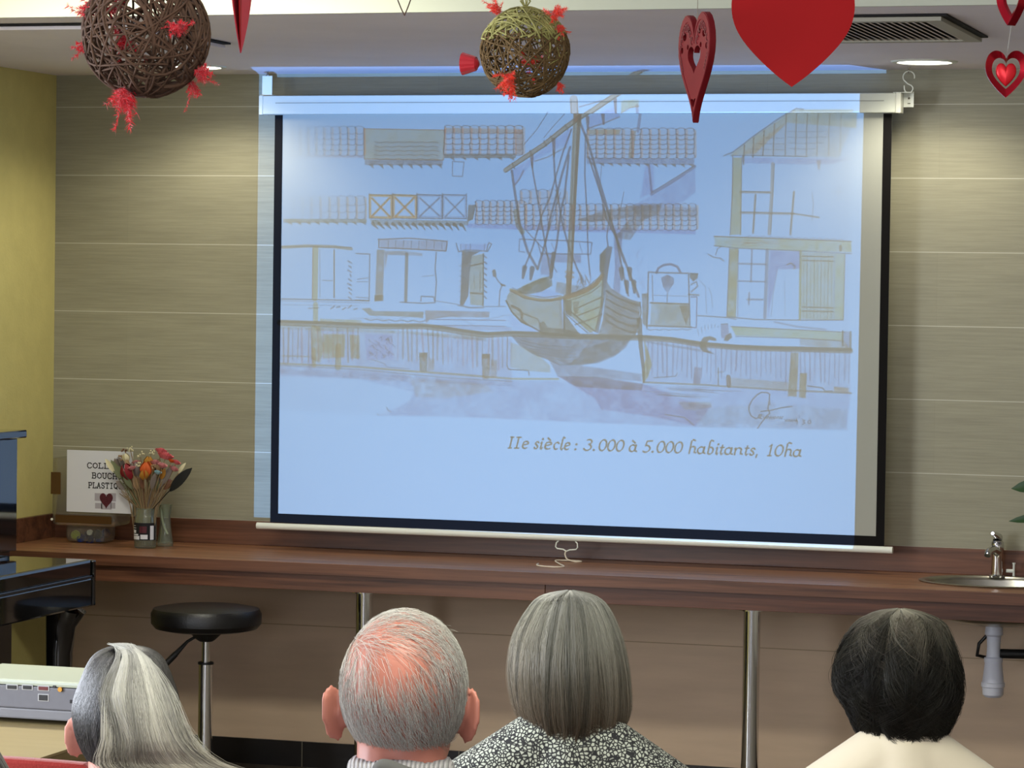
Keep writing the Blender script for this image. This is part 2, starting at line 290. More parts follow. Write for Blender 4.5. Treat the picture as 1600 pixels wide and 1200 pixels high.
for k in range(14): line([(1125+rs.rand()*110, 374+rs.rand()*10), (1130+rs.rand()*110, 376+rs.rand()*10)], 1, BRN, .25)
wash([(1141, 388), (1154, 388), (1150, 496), (1136, 495)], (.86, .70, .42), .95, 1, .3); line([(1140, 388), (1136, 495)], 1.4, GRY, .7)
for a, b, w in (((1175, 390), (1173, 440), 2.5), ((1155, 412), (1197, 413), 2.5), ((1154, 439), (1195, 440), 2), ((1168, 468), (1192, 468), 2.5), ((1171, 458), (1170, 475), 2.5), ((1199, 391), (1195, 496), 4.5), ((1154, 392), (1153, 494), 1.2)):
    line([a, b], w, (.62, .58, .62), .8)
wash([(1203, 391), (1251, 393), (1251, 420), (1215, 421), (1207, 460), (1200, 496), (1200, 440)], (.66, .66, .84), .9, 2, .35); line([(1229, 414), (1236, 411), (1242, 416), (1241, 420)], 1.6, GRY, .8); line([(1215, 421), (1208, 460), (1205, 494)], 1, PEN, .4); line([(1226, 440), (1227, 494)], .9, PEN, .35)
wash([(1252, 393), (1303, 396), (1302, 500), (1250, 498)], (.90, .84, .62), .75, 1, .35)
for i in range(9): line([(1256+i*5.5, 396), (1255+i*5.5, 499)], 1, (.6, .54, .5), .4+.25*(i % 2))
for y in (400, 407, 480, 486): line([(1254, y), (1302, y+1)], 1.6, (.54, .48, .44), .8)
line([(1251, 393), (1250, 499)], 3, (.84, .76, .45), .8); wash([(1305, 396), (1320, 397), (1318, 500), (1304, 500)], (.92, .86, .56), .85, 1, .3); line([(1320, 397), (1318, 498)], 1.3, GRY, .6); line([(1304, 397), (1303, 499)], 1, GRY, .6)
line([(1313, 385), (1313, 390)], 4, GRY, .7)
line([(1137, 495), (1180, 499), (1250, 500), (1318, 500)], 1.5, PEN, .8); line([(1210, 503), (1245, 510), (1290, 515)], 2.4, (.6, .56, .62), .6)
wash([(1142, 510), (1200, 513), (1318, 519), (1318, 532), (1240, 528), (1150, 524)], (.88, .86, .58), .85, 1, .3); line([(1142, 510), (1320, 519)], 1.4, PEN, .7); line([(1150, 525), (1250, 529), (1318, 533)], 1.2, PEN, .7)
wash([(1250, 528), (1318, 531), (1328, 545), (1250, 540)], (.70, .64, .58), .8, 2, .4); wash([(1316, 517), (1327, 518), (1329, 546), (1315, 540)], (.60, .58, .66), .8, 1, .3); line([(1317, 517), (1317, 540)], 1.5, DRK, .7); line([(1329, 519), (1329, 546)], 3, DRK, .6)
wash([(1236, 551), (1248, 551), (1245, 620), (1231, 619)], (.72, .56, .36), .9, 1.5, .35); wash([(1250, 583), (1261, 583), (1259, 622), (1248, 621)], (.78, .60, .38), .9, 1.5, .35)
line([(1005, 597), (1100, 601), (1140, 604), (1232, 610), (1330, 614)], 2.4, (.56, .50, .46), .75)
line([(1262, 603), (1285, 606), (1290, 611), (1300, 611)], 1.8, PEN, .8); wash([(1303, 604), (1326, 606), (1326, 614), (1303, 612)], (.90, .62, .44), .75, 1.5, .3)
wash([(1140, 590), (1232, 597), (1231, 609), (1140, 603)], (.84, .78, .72), .7, 2, .3)
wash([(1085, 573), (1097, 575), (1094, 600), (1083, 600)], (.56, .46, .56), .85, 1, .4); line([(1122, 581), (1131, 581)], 1.4, PEN, .7); line([(1122, 575), (1122, 602)], 1.6, PEN, .8); line([(1138, 589), (1139, 602)], 6, (.42, .32, .36), .85); line([(1022, 590), (1056, 588), (1058, 583)], 1.5, PEN, .6)
line([(1000, 532), (1060, 542), (1110, 550)], 3, (.6, .56, .58), .5)
# ship: reflection, hull, stem, gear
wash([(798, 524), (812, 540), (832, 553), (858, 563), (875, 571), (905, 571), (935, 567), (960, 557), (978, 543), (987, 527), (900, 524)], (.40, .38, .42), .85, 1.5, .35)
wash([(800, 524), (880, 526), (900, 540), (880, 560), (840, 553), (815, 540)], (.66, .60, .66), .35, 2, .4)
wash([(912, 545), (960, 530), (985, 530), (965, 553), (930, 566), (890, 570)], (.34, .34, .36), .6, 2, .3)
wash([(858, 562), (880, 571), (905, 571), (1003, 584), (1003, 596), (930, 590), (872, 589)], (.50, .45, .52), .7, 2, .4)
line([(924, 533), (915, 545), (905, 560), (893, 569), (885, 567)], 3, (.86, .84, .9), .85)
for k in range(5): line([(815+k*6, 532+k*6), (850+k*8, 540+k*6), (900, 543+k*5)], 1.2, (.3, .28, .32), .4)
wash([(800, 452), (812, 455), (830, 465), (850, 468), (877, 464), (880, 520), (850, 519), (835, 510), (815, 503), (800, 487), (791, 471), (793, 461)], (.80, .70, .56), .92, 1.2, .3)
wash([(794, 490), (808, 500), (820, 508), (845, 515), (850, 521), (812, 520), (797, 506)], (.88, .84, .96), .5, 1.5, .4)
wash([(882, 463), (915, 452), (936, 436), (943, 424), (943, 470), (932, 515), (922, 520), (900, 500), (882, 485)], (.88, .77, .48), .92, 1.2, .3)
wash([(948, 440), (955, 450), (968, 459), (985, 468), (1000, 472), (999, 500), (992, 523), (935, 523), (942, 500)], (.46, .38, .35), .92, 1.2, .3)
wash([(880, 486), (893, 505), (905, 521), (880, 521)], (.38, .34, .30), .85, 1, .2); wash([(882, 468), (893, 470), (893, 495), (884, 490)], (.30, .27, .26), .85, 1, .2)
wash([(808, 452), (822, 445), (845, 435), (862, 431), (863, 446), (846, 456), (826, 460), (812, 458)], (.34, .30, .22), .9, 1, .4); wash([(815, 447), (845, 434), (860, 431), (858, 438), (835, 447), (820, 454)], (.9, .8, .45), .5, 1.5, .6)
wash([(838, 456), (855, 452), (872, 456), (873, 464), (850, 467), (835, 464)], (.88, .88, 1.0), .6, 1, .2)
wash([(845, 395), (865, 395), (862, 432), (845, 428)], (.70, .58, .66), .75, 2, .3); wash([(863, 396), (908, 398), (908, 411), (868, 410)], (.70, .58, .66), .75, 1.5, .3)
line([(798, 453), (806, 456), (820, 464), (840, 468), (862, 469), (878, 465)], 4, (.82, .68, .50), .9); line([(798, 455), (820, 466), (845, 471), (878, 468)], 1.2, GRY, .8); line([(801, 450), (825, 461), (850, 465), (877, 462)], 1.1, GRY, .8)
line([(882, 465), (900, 460), (918, 453), (932, 443), (941, 430)], 6, (.72, .50, .32), .9); line([(884, 471), (905, 465), (925, 456), (941, 444)], 1.3, GRY, .7); line([(882, 461), (900, 456), (918, 448), (935, 434)], 1.2, GRY, .7)
for o in (0, 15, 30): line([(905-o*.2, 480+o*.9), (925, 471+o*.9), (941, 464+o*.9)], 1.8, GRY, .75)
for o in (0, 12, 24, 36, 46): line([(948, 455+o), (965, 465+o*1.02), (985, 473+o), (998, 477+o*.9)], 2+rs.rand(), (.26, .23, .24), .6)
line([(791, 470), (800, 487), (815, 503), (832, 511), (848, 520)], 2.2, DRK, .8); line([(800, 478), (812, 484), (816, 490), (815, 500), (822, 506)], 3.5, GRY, .8); line([(820, 491), (840, 498), (845, 510)], 1.6, GRY, .7)
wash([(842, 505), (850, 502), (856, 512), (882, 514), (906, 520), (906, 525), (845, 524)], (.36, .34, .36), .85, 1.2, .3)
line([(876, 466), (878, 518)], 5, (.92, .92, 1.0), .9); line([(881, 466), (882, 514)], 2, DRK, .7)
line([(884, 486), (905, 502), (925, 521)], 5, (.90, .86, .86), .85); line([(888, 484), (930, 518)], 1.6, DRK, .8); line([(883, 490), (918, 520)], 1.3, DRK, .7)
wash([(895, 472), (905, 470), (903, 490), (897, 492)], (.50, .44, .38), .8, 1, .3)
wash([(937, 398), (950, 384), (957, 386), (951, 420), (947, 452), (940, 495), (935, 521), (929, 518), (938, 480), (942, 428), (937, 425)], (.34, .32, .34), .92, 1, .2)
wash([(938, 399), (947, 388), (946, 412), (942, 428), (937, 424)], (.72, .62, .50), .8, 1, .2); line([(949, 455), (944, 490), (936, 520)], 1.6, (.95, .95, 1.0), .0)
line([(1000, 472), (1002, 490), (998, 505), (992, 522)], 2, DRK, .7); line([(999, 500), (1001, 540), (1005, 575), (1006, 597)], 7, (.26, .25, .26), .85, 3)
wash([(1006, 528), (1014, 552), (1019, 570), (1012, 590), (1005, 599), (1003, 585), (1009, 560)], (.86, .70, .38), .92, 1, .3)
wash([(1003, 459), (1013, 458), (1014, 480), (1011, 512), (1004, 505)], (.44, .40, .38), .85, 1, .3)
wash([(960, 388), (968, 395), (975, 360), (968, 362), (961, 362)], (.7, .64, .72), .7, 2, .3); wash([(959, 365), (973, 362), (970, 420), (969, 460), (958, 452), (961, 420)], (.56, .50, .62), .8, 1.5, .3)
# mast and yard
line([(902, 182), (899, 240), (895, 320), (891, 400), (888, 457)], 11, (.78, .66, .52), .9, 8); line([(905, 182), (902, 240), (898, 320), (894, 400), (891, 455)], 4.5, (.48, .38, .30), .8, 3)
line([(898, 182), (894, 300), (886, 430)], 1, GRY, .6); line([(901, 150), (903, 185)], 11, (.95, .78, .70), .85); line([(906, 150), (907, 185)], 1.5, GRY, .6); line([(896, 150), (897, 182)], 1.4, GRY, .5)
for y in (425, 432): line([(884, y), (896, y+1)], 3, BRN, .7)
yd = [(790, 266), (820, 246), (850, 226), (880, 202), (903, 185), (930, 168), (953, 152), (972, 140), (1000, 120)]
line(yd, 6, (.78, .64, .52), .9, 9); line([(p[0]+1, p[1]+3) for p in yd], 1.4, DRK, .75); line([(p[0]-1, p[1]-3) for p in yd], 1.1, GRY, .6)
for x, y in ((802, 259), (830, 239), (852, 224), (862, 216), (885, 199)): line([(x-2, y-4), (x+2, y+4)], 1.6, GRY, .8)
wash([(800, 266), (832, 246), (866, 218), (892, 200), (888, 226), (868, 233), (836, 250), (818, 272), (806, 290), (801, 282)], (.80, .76, .92), .7, 2, .4)
line([(836, 252), (855, 246), (872, 236), (885, 230)], 1.6, (.6, .48, .5), .7); line([(818, 267), (812, 280), (804, 290)], 2.2, (.6, .5, .55), .7)
for x, y, h in ((831, 243, 18), (865, 218, 26), (918, 184, 18), (942, 178, 16), (966, 150, 22)): line([(x, y), (x+1, y+h)], 5, (.45, .34, .40), .85, 3)
wash([(918, 182), (968, 160), (968, 182), (920, 200)], (.86, .78, .92), .7, 2, .3); line([(920, 200), (945, 192), (968, 182)], 1.8, (.6, .46, .5), .7); line([(910, 162), (945, 152)], 1.8, (.7, .55, .55), .7)
wash([(975, 152), (1003, 150), (1003, 162), (985, 164), (975, 172)], (1.0, .82, .45), .7, 2, .3); line([(1000, 160), (1001, 175), (997, 205)], 4, (.62, .5, .58), .7); line([(975, 172), (990, 163), (1003, 161)], 1.4, BRN, .6)
G1 = (.40, .36, .42)
for pts, w in (([(905, 187), (919, 223), (935, 277), (953, 340), (968, 385), (982, 423), (998, 463)], 3.2), ([(920, 245), (940, 307), (947, 340), (963, 372), (973, 423), (982, 462)], 2.4), ([(928, 258), (938, 300), (960, 360), (975, 410)], 1.3),
               ([(915, 210), (914, 273), (917, 332), (919, 400), (922, 430)], 2), ([(893, 202), (880, 237), (868, 278), (860, 307), (847, 335), (832, 387), (820, 417)], 2.2), ([(891, 230), (878, 273), (868, 312), (862, 332), (852, 380), (840, 420)], 3),
               ([(889, 243), (882, 307), (877, 327), (870, 380), (863, 423)], 2.8), ([(831, 255), (833, 270), (838, 297), (843, 328), (850, 370), (860, 425)], 2.2), ([(865, 235), (867, 273), (873, 315), (878, 347), (890, 390), (902, 420), (912, 440)], 2.5),
               ([(800, 267), (803, 290), (808, 323), (813, 355), (825, 393), (840, 420)], 3.4), ([(885, 175), (862, 200), (850, 215)], .9), ([(860, 170), (838, 203), (817, 228)], 1.1), ([(954, 330), (948, 370), (950, 384)], 1.8), ([(975, 300), (968, 335)], .9), ([(940, 258), (937, 300)], .8), ([(876, 300), (850, 385)], 1), ([(822, 360), (850, 390), (870, 425)], 1.3)):
    line(pts, w, G1, .85, jit=.2)
line([(806, 330), (810, 352), (816, 362)], 7, (.66, .58, .42), .7)
line([(812, 374), (843, 375), (880, 376), (925, 379), (923, 397), (845, 396), (840, 378)], 1.6, G1, .75); line([(812, 376), (811, 393), (820, 394)], 1.2, G1, .7); line([(905, 379), (910, 395)], 1.1, G1, .6); line([(862, 380), (868, 395)], 1.1, G1, .6)
for x, y in ((819, 422), (831, 424), (970, 425), (983, 425), (978, 445), (989, 445)): line([(x+1, y-4), (x-2 if x < 900 else x+2, y+12)], 7, (.28, .26, .30), .85, 4)
line([(865, 396), (862, 420), (861, 432)], 5, (.34, .30, .32), .85); line([(888, 430), (889, 455)], 6, (.66, .56, .52), .8)
for k in range(14):
    x = 905+rs.rand()*26; line([(x, 425+rs.rand()*20), (x+rs.randn()*5, 440+rs.rand()*14)], 1.2, (.5, .42, .46), .6)
wash([(870, 440), (900, 446), (925, 450), (905, 458), (882, 461), (868, 456)], (.62, .54, .50), .7, 1.5, .5)
for k in range(10):
    x = 985+rs.rand()*25; y = 380+rs.rand()*60; line([(x, y), (x+rs.randn()*6, y+12)], .9, (.66, .6, .72), .4)
# signature
SG = (.34, .36, .42)
line([(1203, 632), (1202, 622), (1203, 616), (1199, 613.5), (1190, 613), (1184, 616), (1176, 624), (1170.5, 634), (1170.5, 642), (1174, 650), (1181, 654), (1188, 652), (1190, 648), (1187, 648), (1185, 652), (1190, 654)], 1.7, SG, .9, jit=.1)
line([(1201, 628), (1200, 640), (1203, 645), (1198, 650), (1190, 660), (1184, 669)], 1.6, SG, .9, jit=.1); line([(1189, 643), (1205, 641), (1222, 637), (1238, 635)], 1.6, SG, .9, jit=.1)
line([(1193+i*1.9, 652+(2.4 if i % 2 else -1.6)) for i in range(17)], 1.1, SG, .85, jit=.3); line([(1226+i*1.9, 657+(2 if i % 2 else -2)) for i in range(12)], 1.1, SG, .85, jit=.3); line([(1244, 654), (1246, 662)], 1.2, SG, .85)
line([(1254, 656), (1258, 657), (1255, 659), (1258, 661), (1254, 663)], 1.2, SG, .85, jit=.1); line([(1266, 656), (1262, 659), (1263, 662), (1267, 661), (1266, 656)], 1.2, SG, .85, jit=.1)
# caption in a slanted calligraphic hand; glyph strokes in units (width 0..1, x-height 1)
def arc(cx, cy, rx, ry, a0, a1, n=10): return [(cx+rx*math.cos(R(a0+(a1-a0)*i/n)), cy+ry*math.sin(R(a0+(a1-a0)*i/n))) for i in range(n+1)]
GL = {
 'I': [[(.5, 0), (.5, 1.55)], [(.25, 0), (.78, 0)], [(.25, 1.55), (.8, 1.55)]],
 'e': [[(.12, .48), (.5, .55)]+arc(.5, .74, .34, .25, -20, 150, 8)+[(.13, .5)]+arc(.52, .36, .38, .36, 170, 320, 9)],
 's': [arc(.52, .76, .28, .23, 30, 200, 8)+[(.4, .6), (.65, .42)]+arc(.46, .22, .28, .22, 20, -160, 8)],
 'i': [[(.2, .82), (.5, .98), (.5, .1), (.7, 0), (.95, .2)], [(.55, 1.38), (.6, 1.42)]],
 'è': [[(.12, .48), (.5, .55)]+arc(.5, .74, .34, .25, -20, 150, 8)+[(.13, .5)]+arc(.52, .36, .38, .36, 170, 320, 9), [(.3, 1.55), (.62, 1.25)]],
 'c': [arc(.55, .5, .42, .5, 50, 310, 12)],
 'l': [[(.75, 1.65), (.5, 1.75), (.4, 1.5), (.4, .15), (.6, 0), (.9, .2)]],
 ':': [[(.4, .08), (.5, .1)], [(.4, .8), (.5, .82)]],
 '3': [arc(.45, 1.2, .36, .33, 140, -80, 9)+arc(.42, .42, .45, .44, 80, -150, 10)],
 '.': [[(.4, .05), (.5, .08)]],
 '0': [arc(.5, .78, .42, .78, 0, 360, 20)],
 'à': [arc(.42, .48, .36, .48, 60, 330, 12)+[(.75, .9), (.8, .95)], [(.8, .95), (.78, .12), (.98, .05)], [(.25, 1.55), (.6, 1.25)]],
 'a': [arc(.42, .48, .36, .48, 60, 330, 12)+[(.75, .9), (.8, .95)], [(.8, .95), (.78, .12), (.98, .05)]],
 '5': [[(.92, 1.6), (.35, 1.55), (.25, .92)]+arc(.4, .45, .42, .48, 95, -130, 10)],
 'h': [[(.62, 1.85), (.35, 1.95), (.2, 1.75), (.2, 0)], [(.2, .55)]+arc(.52, .62, .3, .36, 160, 10, 7)+[(.8, .15), (.98, .08)]],
 'b': [[(.62, 1.85), (.35, 1.95), (.2, 1.75), (.2, .1)]+arc(.48, .46, .4, .48, 230, 480, 12)[0:12]],
 't': [[(.5, 1.3), (.42, .2), (.6, 0), (.9, .15)], [(.15, .95), (.85, .98)]],
 'n': [[(0, .85), (.15, .95), (.15, 0)], [(.15, .5)]+arc(.5, .62, .3, .36, 160, 10, 7)+[(.78, .15), (.98, .08)]],
 ',': [[(.45, .12), (.35, -.3)]],
 '1': [[(.25, 1.3), (.6, 1.58), (.6, 0)], [(.3, 0), (.85, 0)]],
}
CAP = [('I', 74, 100), ('I', 102, 138), ('e', 143, 178), ('s', 202, 228), ('i', 228, 247), ('è', 252, 292), ('c', 297, 326), ('l', 327, 350), ('e', 350, 380), (':', 400, 418),
       ('3', 448, 488), ('.', 492, 506), ('0', 518, 558), ('0', 560, 600), ('0', 602, 643), ('à', 668, 708), ('5', 735, 778), ('.', 780, 794), ('0', 802, 843), ('0', 845, 886), ('0', 888, 930),
       ('h', 958, 998), ('a', 1002, 1044), ('b', 1050, 1084), ('i', 1088, 1107), ('t', 1108, 1134), ('a', 1136, 1178), ('n', 1182, 1226), ('t', 1230, 1256), ('s', 1258, 1288), (',', 1290, 1308),
       ('1', 1342, 1372), ('0', 1380, 1424), ('h', 1428, 1468), ('a', 1472, 1514)]
for ch, xa, xb in CAP:
    base = 125+(xa-75)*43/1435
    for st in GL[ch]:
        dot = len(st) == 2 and abs(st[0][0]-st[1][0])+abs(st[0][1]-st[1][1]) < .2
        line([(770+(xa+(xb-xa)*u+v*33*.24-4)/3.137, 660+(base-v*34)/3.137) for u, v in st], 2.7 if dot else 2.5, (.34, .22, .12), .95, jit=.05, nib=None if dot else (R(35), .42))
# the sheet's tone on the glass of the projector
IMG = np.clip(IMG**1.7*np.array([.66, .94, 1.0], np.float32), 0, 1)
img = bpy.data.images.new('slide_picture', SW, SH, float_buffer=True, is_data=True)
buf = np.ones((SH, SW, 4), np.float32); buf[..., :3] = IMG[::-1]
img.pixels.foreach_set(buf.ravel()); img.update()
beam = light('projector_beam', 'SPOT', tuple(LENS), 990, (.25, .44, 1.0), (R(90), 0, 0), spot_size=R(80), spot_blend=0, shadow_soft_size=.0)
def beam_nodes(ld):
    ld.use_nodes = True; nt = ld.node_tree; N = nt.nodes; Lk = nt.links; em = N['Emission']
    tc = N.new('ShaderNodeTexCoord')
    def dot(v):
        n = N.new('ShaderNodeVectorMath'); n.operation = 'DOT_PRODUCT'; Lk.new(tc.outputs['Normal'], n.inputs[0]); n.inputs[1].default_value = v; return n.outputs['Value']
    # local frame of the lamp: x right, y up, -z forward -> world x, z, y
    rows = [(HQ[i][0], HQ[i][1], -HQ[i][2]) for i in range(3)]
    u, v, w = (dot(r) for r in rows)
    def div(a, b):
        n = N.new('ShaderNodeMath'); n.operation = 'DIVIDE'; Lk.new(a, n.inputs[0]); Lk.new(b, n.inputs[1]); return n.outputs[0]
    cb = N.new('ShaderNodeCombineXYZ'); Lk.new(div(u, w), cb.inputs[0]); Lk.new(div(v, w), cb.inputs[1])
    t = N.new('ShaderNodeTexImage'); t.image = img; t.extension = 'CLIP'; t.interpolation = 'Linear'; Lk.new(cb.outputs[0], t.inputs[0])
    Lk.new(t.outputs['Color'], em.inputs['Color'])
beam_nodes(beam.data)
# ------------------------------------------------------------------ materials
def lin(c):
    return tuple(((v/255+.055)/1.055)**2.4 if v/255 > .04045 else v/255/12.92 for v in c)
def mat(name, rgb, rough=.5, metal=0, spec=.5, noise=None, bump=None, emit=None, alpha=None, coat=0, trans=0, ior=1.45, sheen=0):
    m = bpy.data.materials.new(name); m.use_nodes = True; nt = m.node_tree; N = nt.nodes; L = nt.links; b = N['Principled BSDF']
    c = lin(rgb)+(1,) if max(rgb) > 1 else tuple(rgb)+(1,)
    b.inputs['Base Color'].default_value = c; b.inputs['Roughness'].default_value = rough; b.inputs['Metallic'].default_value = metal
    b.inputs['Specular IOR Level'].default_value = spec; b.inputs['Coat Weight'].default_value = coat; b.inputs['Coat Roughness'].default_value = .03
    b.inputs['Transmission Weight'].default_value = trans; b.inputs['IOR'].default_value = ior; b.inputs['Sheen Weight'].default_value = sheen
    if alpha is not None: b.inputs['Alpha'].default_value = alpha
    if emit: b.inputs['Emission Color'].default_value = tuple(emit[0])+(1,); b.inputs['Emission Strength'].default_value = emit[1]
    tc = None
    def coords(scale):
        tc = N.new('ShaderNodeTexCoord'); mp = N.new('ShaderNodeMapping'); mp.inputs['Scale'].default_value = scale; L.new(tc.outputs['Object'], mp.inputs[0]); return mp.outputs[0]
    if noise:                                             # (scale xyz, amount, detail)
        sc, amt, det = noise; n = N.new('ShaderNodeTexNoise'); n.inputs['Scale'].default_value = 1; n.inputs['Detail'].default_value = det
        L.new(coords(sc), n.inputs['Vector']); r = N.new('ShaderNodeMapRange'); r.inputs[1].default_value = .25; r.inputs[2].default_value = .75
        r.inputs[3].default_value = 1-amt; r.inputs[4].default_value = 1+amt; L.new(n.outputs[0], r.inputs[0])
        mx = N.new('ShaderNodeVectorMath'); mx.operation = 'SCALE'; mx.inputs[0].default_value = c[:3]; L.new(r.outputs[0], mx.inputs['Scale']); L.new(mx.outputs[0], b.inputs['Base Color'])
    if bump:
        sc, st = bump; n = N.new('ShaderNodeTexNoise'); n.inputs['Scale'].default_value = 1; n.inputs['Detail'].default_value = 4; L.new(coords(sc), n.inputs['Vector'])
        bp = N.new('ShaderNodeBump'); bp.inputs['Strength'].default_value = st; bp.inputs['Distance'].default_value = .003; L.new(n.outputs[0], bp.inputs['Height']); L.new(bp.outputs[0], b.inputs['Normal'])
    return m
def vcol_mat(name, rough=.5, spec=.4, attr='tint', sheen=0):
    m = mat(name, (.5, .5, .5), rough, spec=spec, sheen=sheen); nt = m.node_tree; a = nt.nodes.new('ShaderNodeAttribute'); a.attribute_name = attr
    nt.links.new(a.outputs['Color'], nt.nodes['Principled BSDF'].inputs['Base Color']); return m
def tile_mat():
    m = mat('wall_tile', (120, 117, 97), .42, spec=.35); nt = m.node_tree; N = nt.nodes; L = nt.links; b = N['Principled BSDF']
    tc = N.new('ShaderNodeTexCoord'); sp = N.new('ShaderNodeSeparateXYZ'); L.new(tc.outputs['Object'], sp.inputs[0])
    def M(op, a, bb=None, c=None):
        n = N.new('ShaderNodeMath'); n.operation = op
        for i, v in enumerate((a, bb, c)):
            if v is None: continue
            if isinstance(v, (int, float)): n.inputs[i].default_value = v
            else: L.new(v, n.inputs[i])
        return n.outputs[0]
    row = M('DIVIDE', M('SUBTRACT', sp.outputs['Z'], 1.140), .2515); fr = M('FRACT', row); rid = M('FLOOR', row)
    g = M('LESS_THAN', M('MINIMUM', fr, M('SUBTRACT', 1.0, fr)), .0058)
    # tiles 1.2 m long, staggered by row
    cx = M('ADD', M('DIVIDE', sp.outputs['X'], 1.2), M('MULTIPLY', M('MODULO', M('ADD', rid, 40), 2), .5)); cf = M('FRACT', cx); cid = M('FLOOR', cx)
    gv = M('LESS_THAN', cf, .0012)
    mp = N.new('ShaderNodeMapping'); mp.inputs['Scale'].default_value = (5, 5, 130); L.new(tc.outputs['Object'], mp.inputs[0])
    n1 = N.new('ShaderNodeTexNoise'); n1.inputs['Scale'].default_value = 1; n1.inputs['Detail'].default_value = 6; n1.inputs['Roughness'].default_value = .65; L.new(mp.outputs[0], n1.inputs['Vector'])
    mp2 = N.new('ShaderNodeMapping'); mp2.inputs['Scale'].default_value = (2.2, 2.2, 16); L.new(tc.outputs['Object'], mp2.inputs[0])
    n2 = N.new('ShaderNodeTexNoise'); n2.inputs['Scale'].default_value = 1; n2.inputs['Detail'].default_value = 5; L.new(mp2.outputs[0], n2.inputs['Vector'])
    wn = N.new('ShaderNodeTexWhiteNoise'); wn.noise_dimensions = '2D'; cb = N.new('ShaderNodeCombineXYZ'); L.new(rid, cb.inputs[0]); L.new(cid, cb.inputs[1]); L.new(cb.outputs[0], wn.inputs['Vector'])
    k = M('ADD', M('ADD', .52, M('MULTIPLY', n1.outputs[0], .60)), M('ADD', M('MULTIPLY', n2.outputs[0], .30), M('MULTIPLY', wn.outputs['Value'], .05)))
    sc = N.new('ShaderNodeVectorMath'); sc.operation = 'SCALE'; sc.inputs[0].default_value = (.300, .287, .205); L.new(k, sc.inputs['Scale'])
    mx = N.new('ShaderNodeMix'); mx.data_type = 'RGBA'; L.new(g, mx.inputs[0]); L.new(sc.outputs[0], mx.inputs[6]); mx.inputs[7].default_value = (.54, .53, .43, 1)
    mx2 = N.new('ShaderNodeMix'); mx2.data_type = 'RGBA'; L.new(M('MULTIPLY', gv, .12), mx2.inputs[0]); L.new(mx.outputs[2], mx2.inputs[6]); mx2.inputs[7].default_value = (.1, .09, .07, 1)
    L.new(mx2.outputs[2], b.inputs['Base Color'])
    bp = N.new('ShaderNodeBump'); bp.inputs['Strength'].default_value = .25; bp.inputs['Distance'].default_value = .002; L.new(n1.outputs[0], bp.inputs['Height']); L.new(bp.outputs[0], b.inputs['Normal'])
    return m
def wood_mat(name, dark, lightc, scale=(1.2, 26, 26), rough=.35, spec=.5):
    m = mat(name, (.2, .1, .05), rough, spec=spec); nt = m.node_tree; N = nt.nodes; L = nt.links; b = N['Principled BSDF']
    tc = N.new('ShaderNodeTexCoord'); mp = N.new('ShaderNodeMapping'); mp.inputs['Scale'].default_value = scale; L.new(tc.outputs['Object'], mp.inputs[0])
    n = N.new('ShaderNodeTexNoise'); n.inputs['Scale'].default_value = 1; n.inputs['Detail'].default_value = 7; n.inputs['Distortion'].default_value = .8; L.new(mp.outputs[0], n.inputs['Vector'])
    mp2 = N.new('ShaderNodeMapping'); mp2.inputs['Scale'].default_value = (scale[0]*4, scale[1]*5, scale[2]*5); L.new(tc.outputs['Object'], mp2.inputs[0])
    n2 = N.new('ShaderNodeTexNoise'); n2.inputs['Scale'].default_value = 1; n2.inputs['Detail'].default_value = 3; L.new(mp2.outputs[0], n2.inputs['Vector'])
    ad = N.new('ShaderNodeMath'); ad.operation = 'MULTIPLY_ADD'; L.new(n2.outputs[0], ad.inputs[0]); ad.inputs[1].default_value = .35; L.new(n.outputs[0], ad.inputs[2])
    r = N.new('ShaderNodeMapRange'); r.inputs[1].default_value = .42; r.inputs[2].default_value = .9; L.new(ad.outputs[0], r.inputs[0])
    mx = N.new('ShaderNodeMix'); mx.data_type = 'RGBA'; L.new(r.outputs[0], mx.inputs[0]); mx.inputs[6].default_value = lin(dark)+(1,); mx.inputs[7].default_value = lin(lightc)+(1,)
    L.new(mx.outputs[2], b.inputs['Base Color']); return m
M = {}
M['tile'] = tile_mat()
M['yellow'] = mat('yellow_plaster', (204, 194, 126), .8, spec=.2, noise=((14, 14, 14), .05, 4), bump=((90, 90, 90), .3))
M['plaster'] = mat('ceiling_paint', (238, 232, 240), .85, spec=.2, noise=((3, 3, 3), .03, 3))
M['cream_wall'] = mat('room_wall', (196, 190, 172), .85, spec=.2)
M['lower'] = mat('lower_wall_tile', (194, 170, 146), .6, spec=.25, noise=((2.5, 2.5, 18), .10, 5))
M['darkbase'] = mat('dark_tile', (26, 22, 20), .35, noise=((8, 8, 8), .3, 4))
M['floor'] = mat('floor_tile', (104, 94, 84), .3, noise=((6, 6, 6), .2, 5))
M['grout'] = mat('light_grout', (118, 112, 98), .8)
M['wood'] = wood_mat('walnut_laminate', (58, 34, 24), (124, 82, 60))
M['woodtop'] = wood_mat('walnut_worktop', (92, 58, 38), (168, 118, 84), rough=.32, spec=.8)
M['white'] = mat('white_enamel', (226, 230, 220), .28, spec=.5)
M['housing'] = mat('housing_white', (200, 204, 192), .28, spec=.5)
M['canvas'] = mat('screen_cloth', (164, 166, 157), .9, spec=.05)
M['black'] = mat('black_border', (14, 12, 12), .8, spec=.2)
M['steel'] = mat('brushed_steel', (178, 176, 165), .28, metal=1)
M['chrome'] = mat('chrome', (210, 210, 210), .08, metal=1)
M['lacquer'] = mat('piano_lacquer', (6, 6, 7), .06, spec=.6, coat=.6)
M['blackp'] = mat('black_plastic', (16, 16, 17), .45)
M['leatherette'] = mat('black_leatherette', (13, 12, 13), .38, bump=((160, 160, 160), .2))
M['projgrey'] = mat('grey_plastic', (104, 104, 110), .5, noise=((60, 60, 60), .03, 2))
M['projwhite'] = mat('white_plastic', (176, 184, 168), .45)
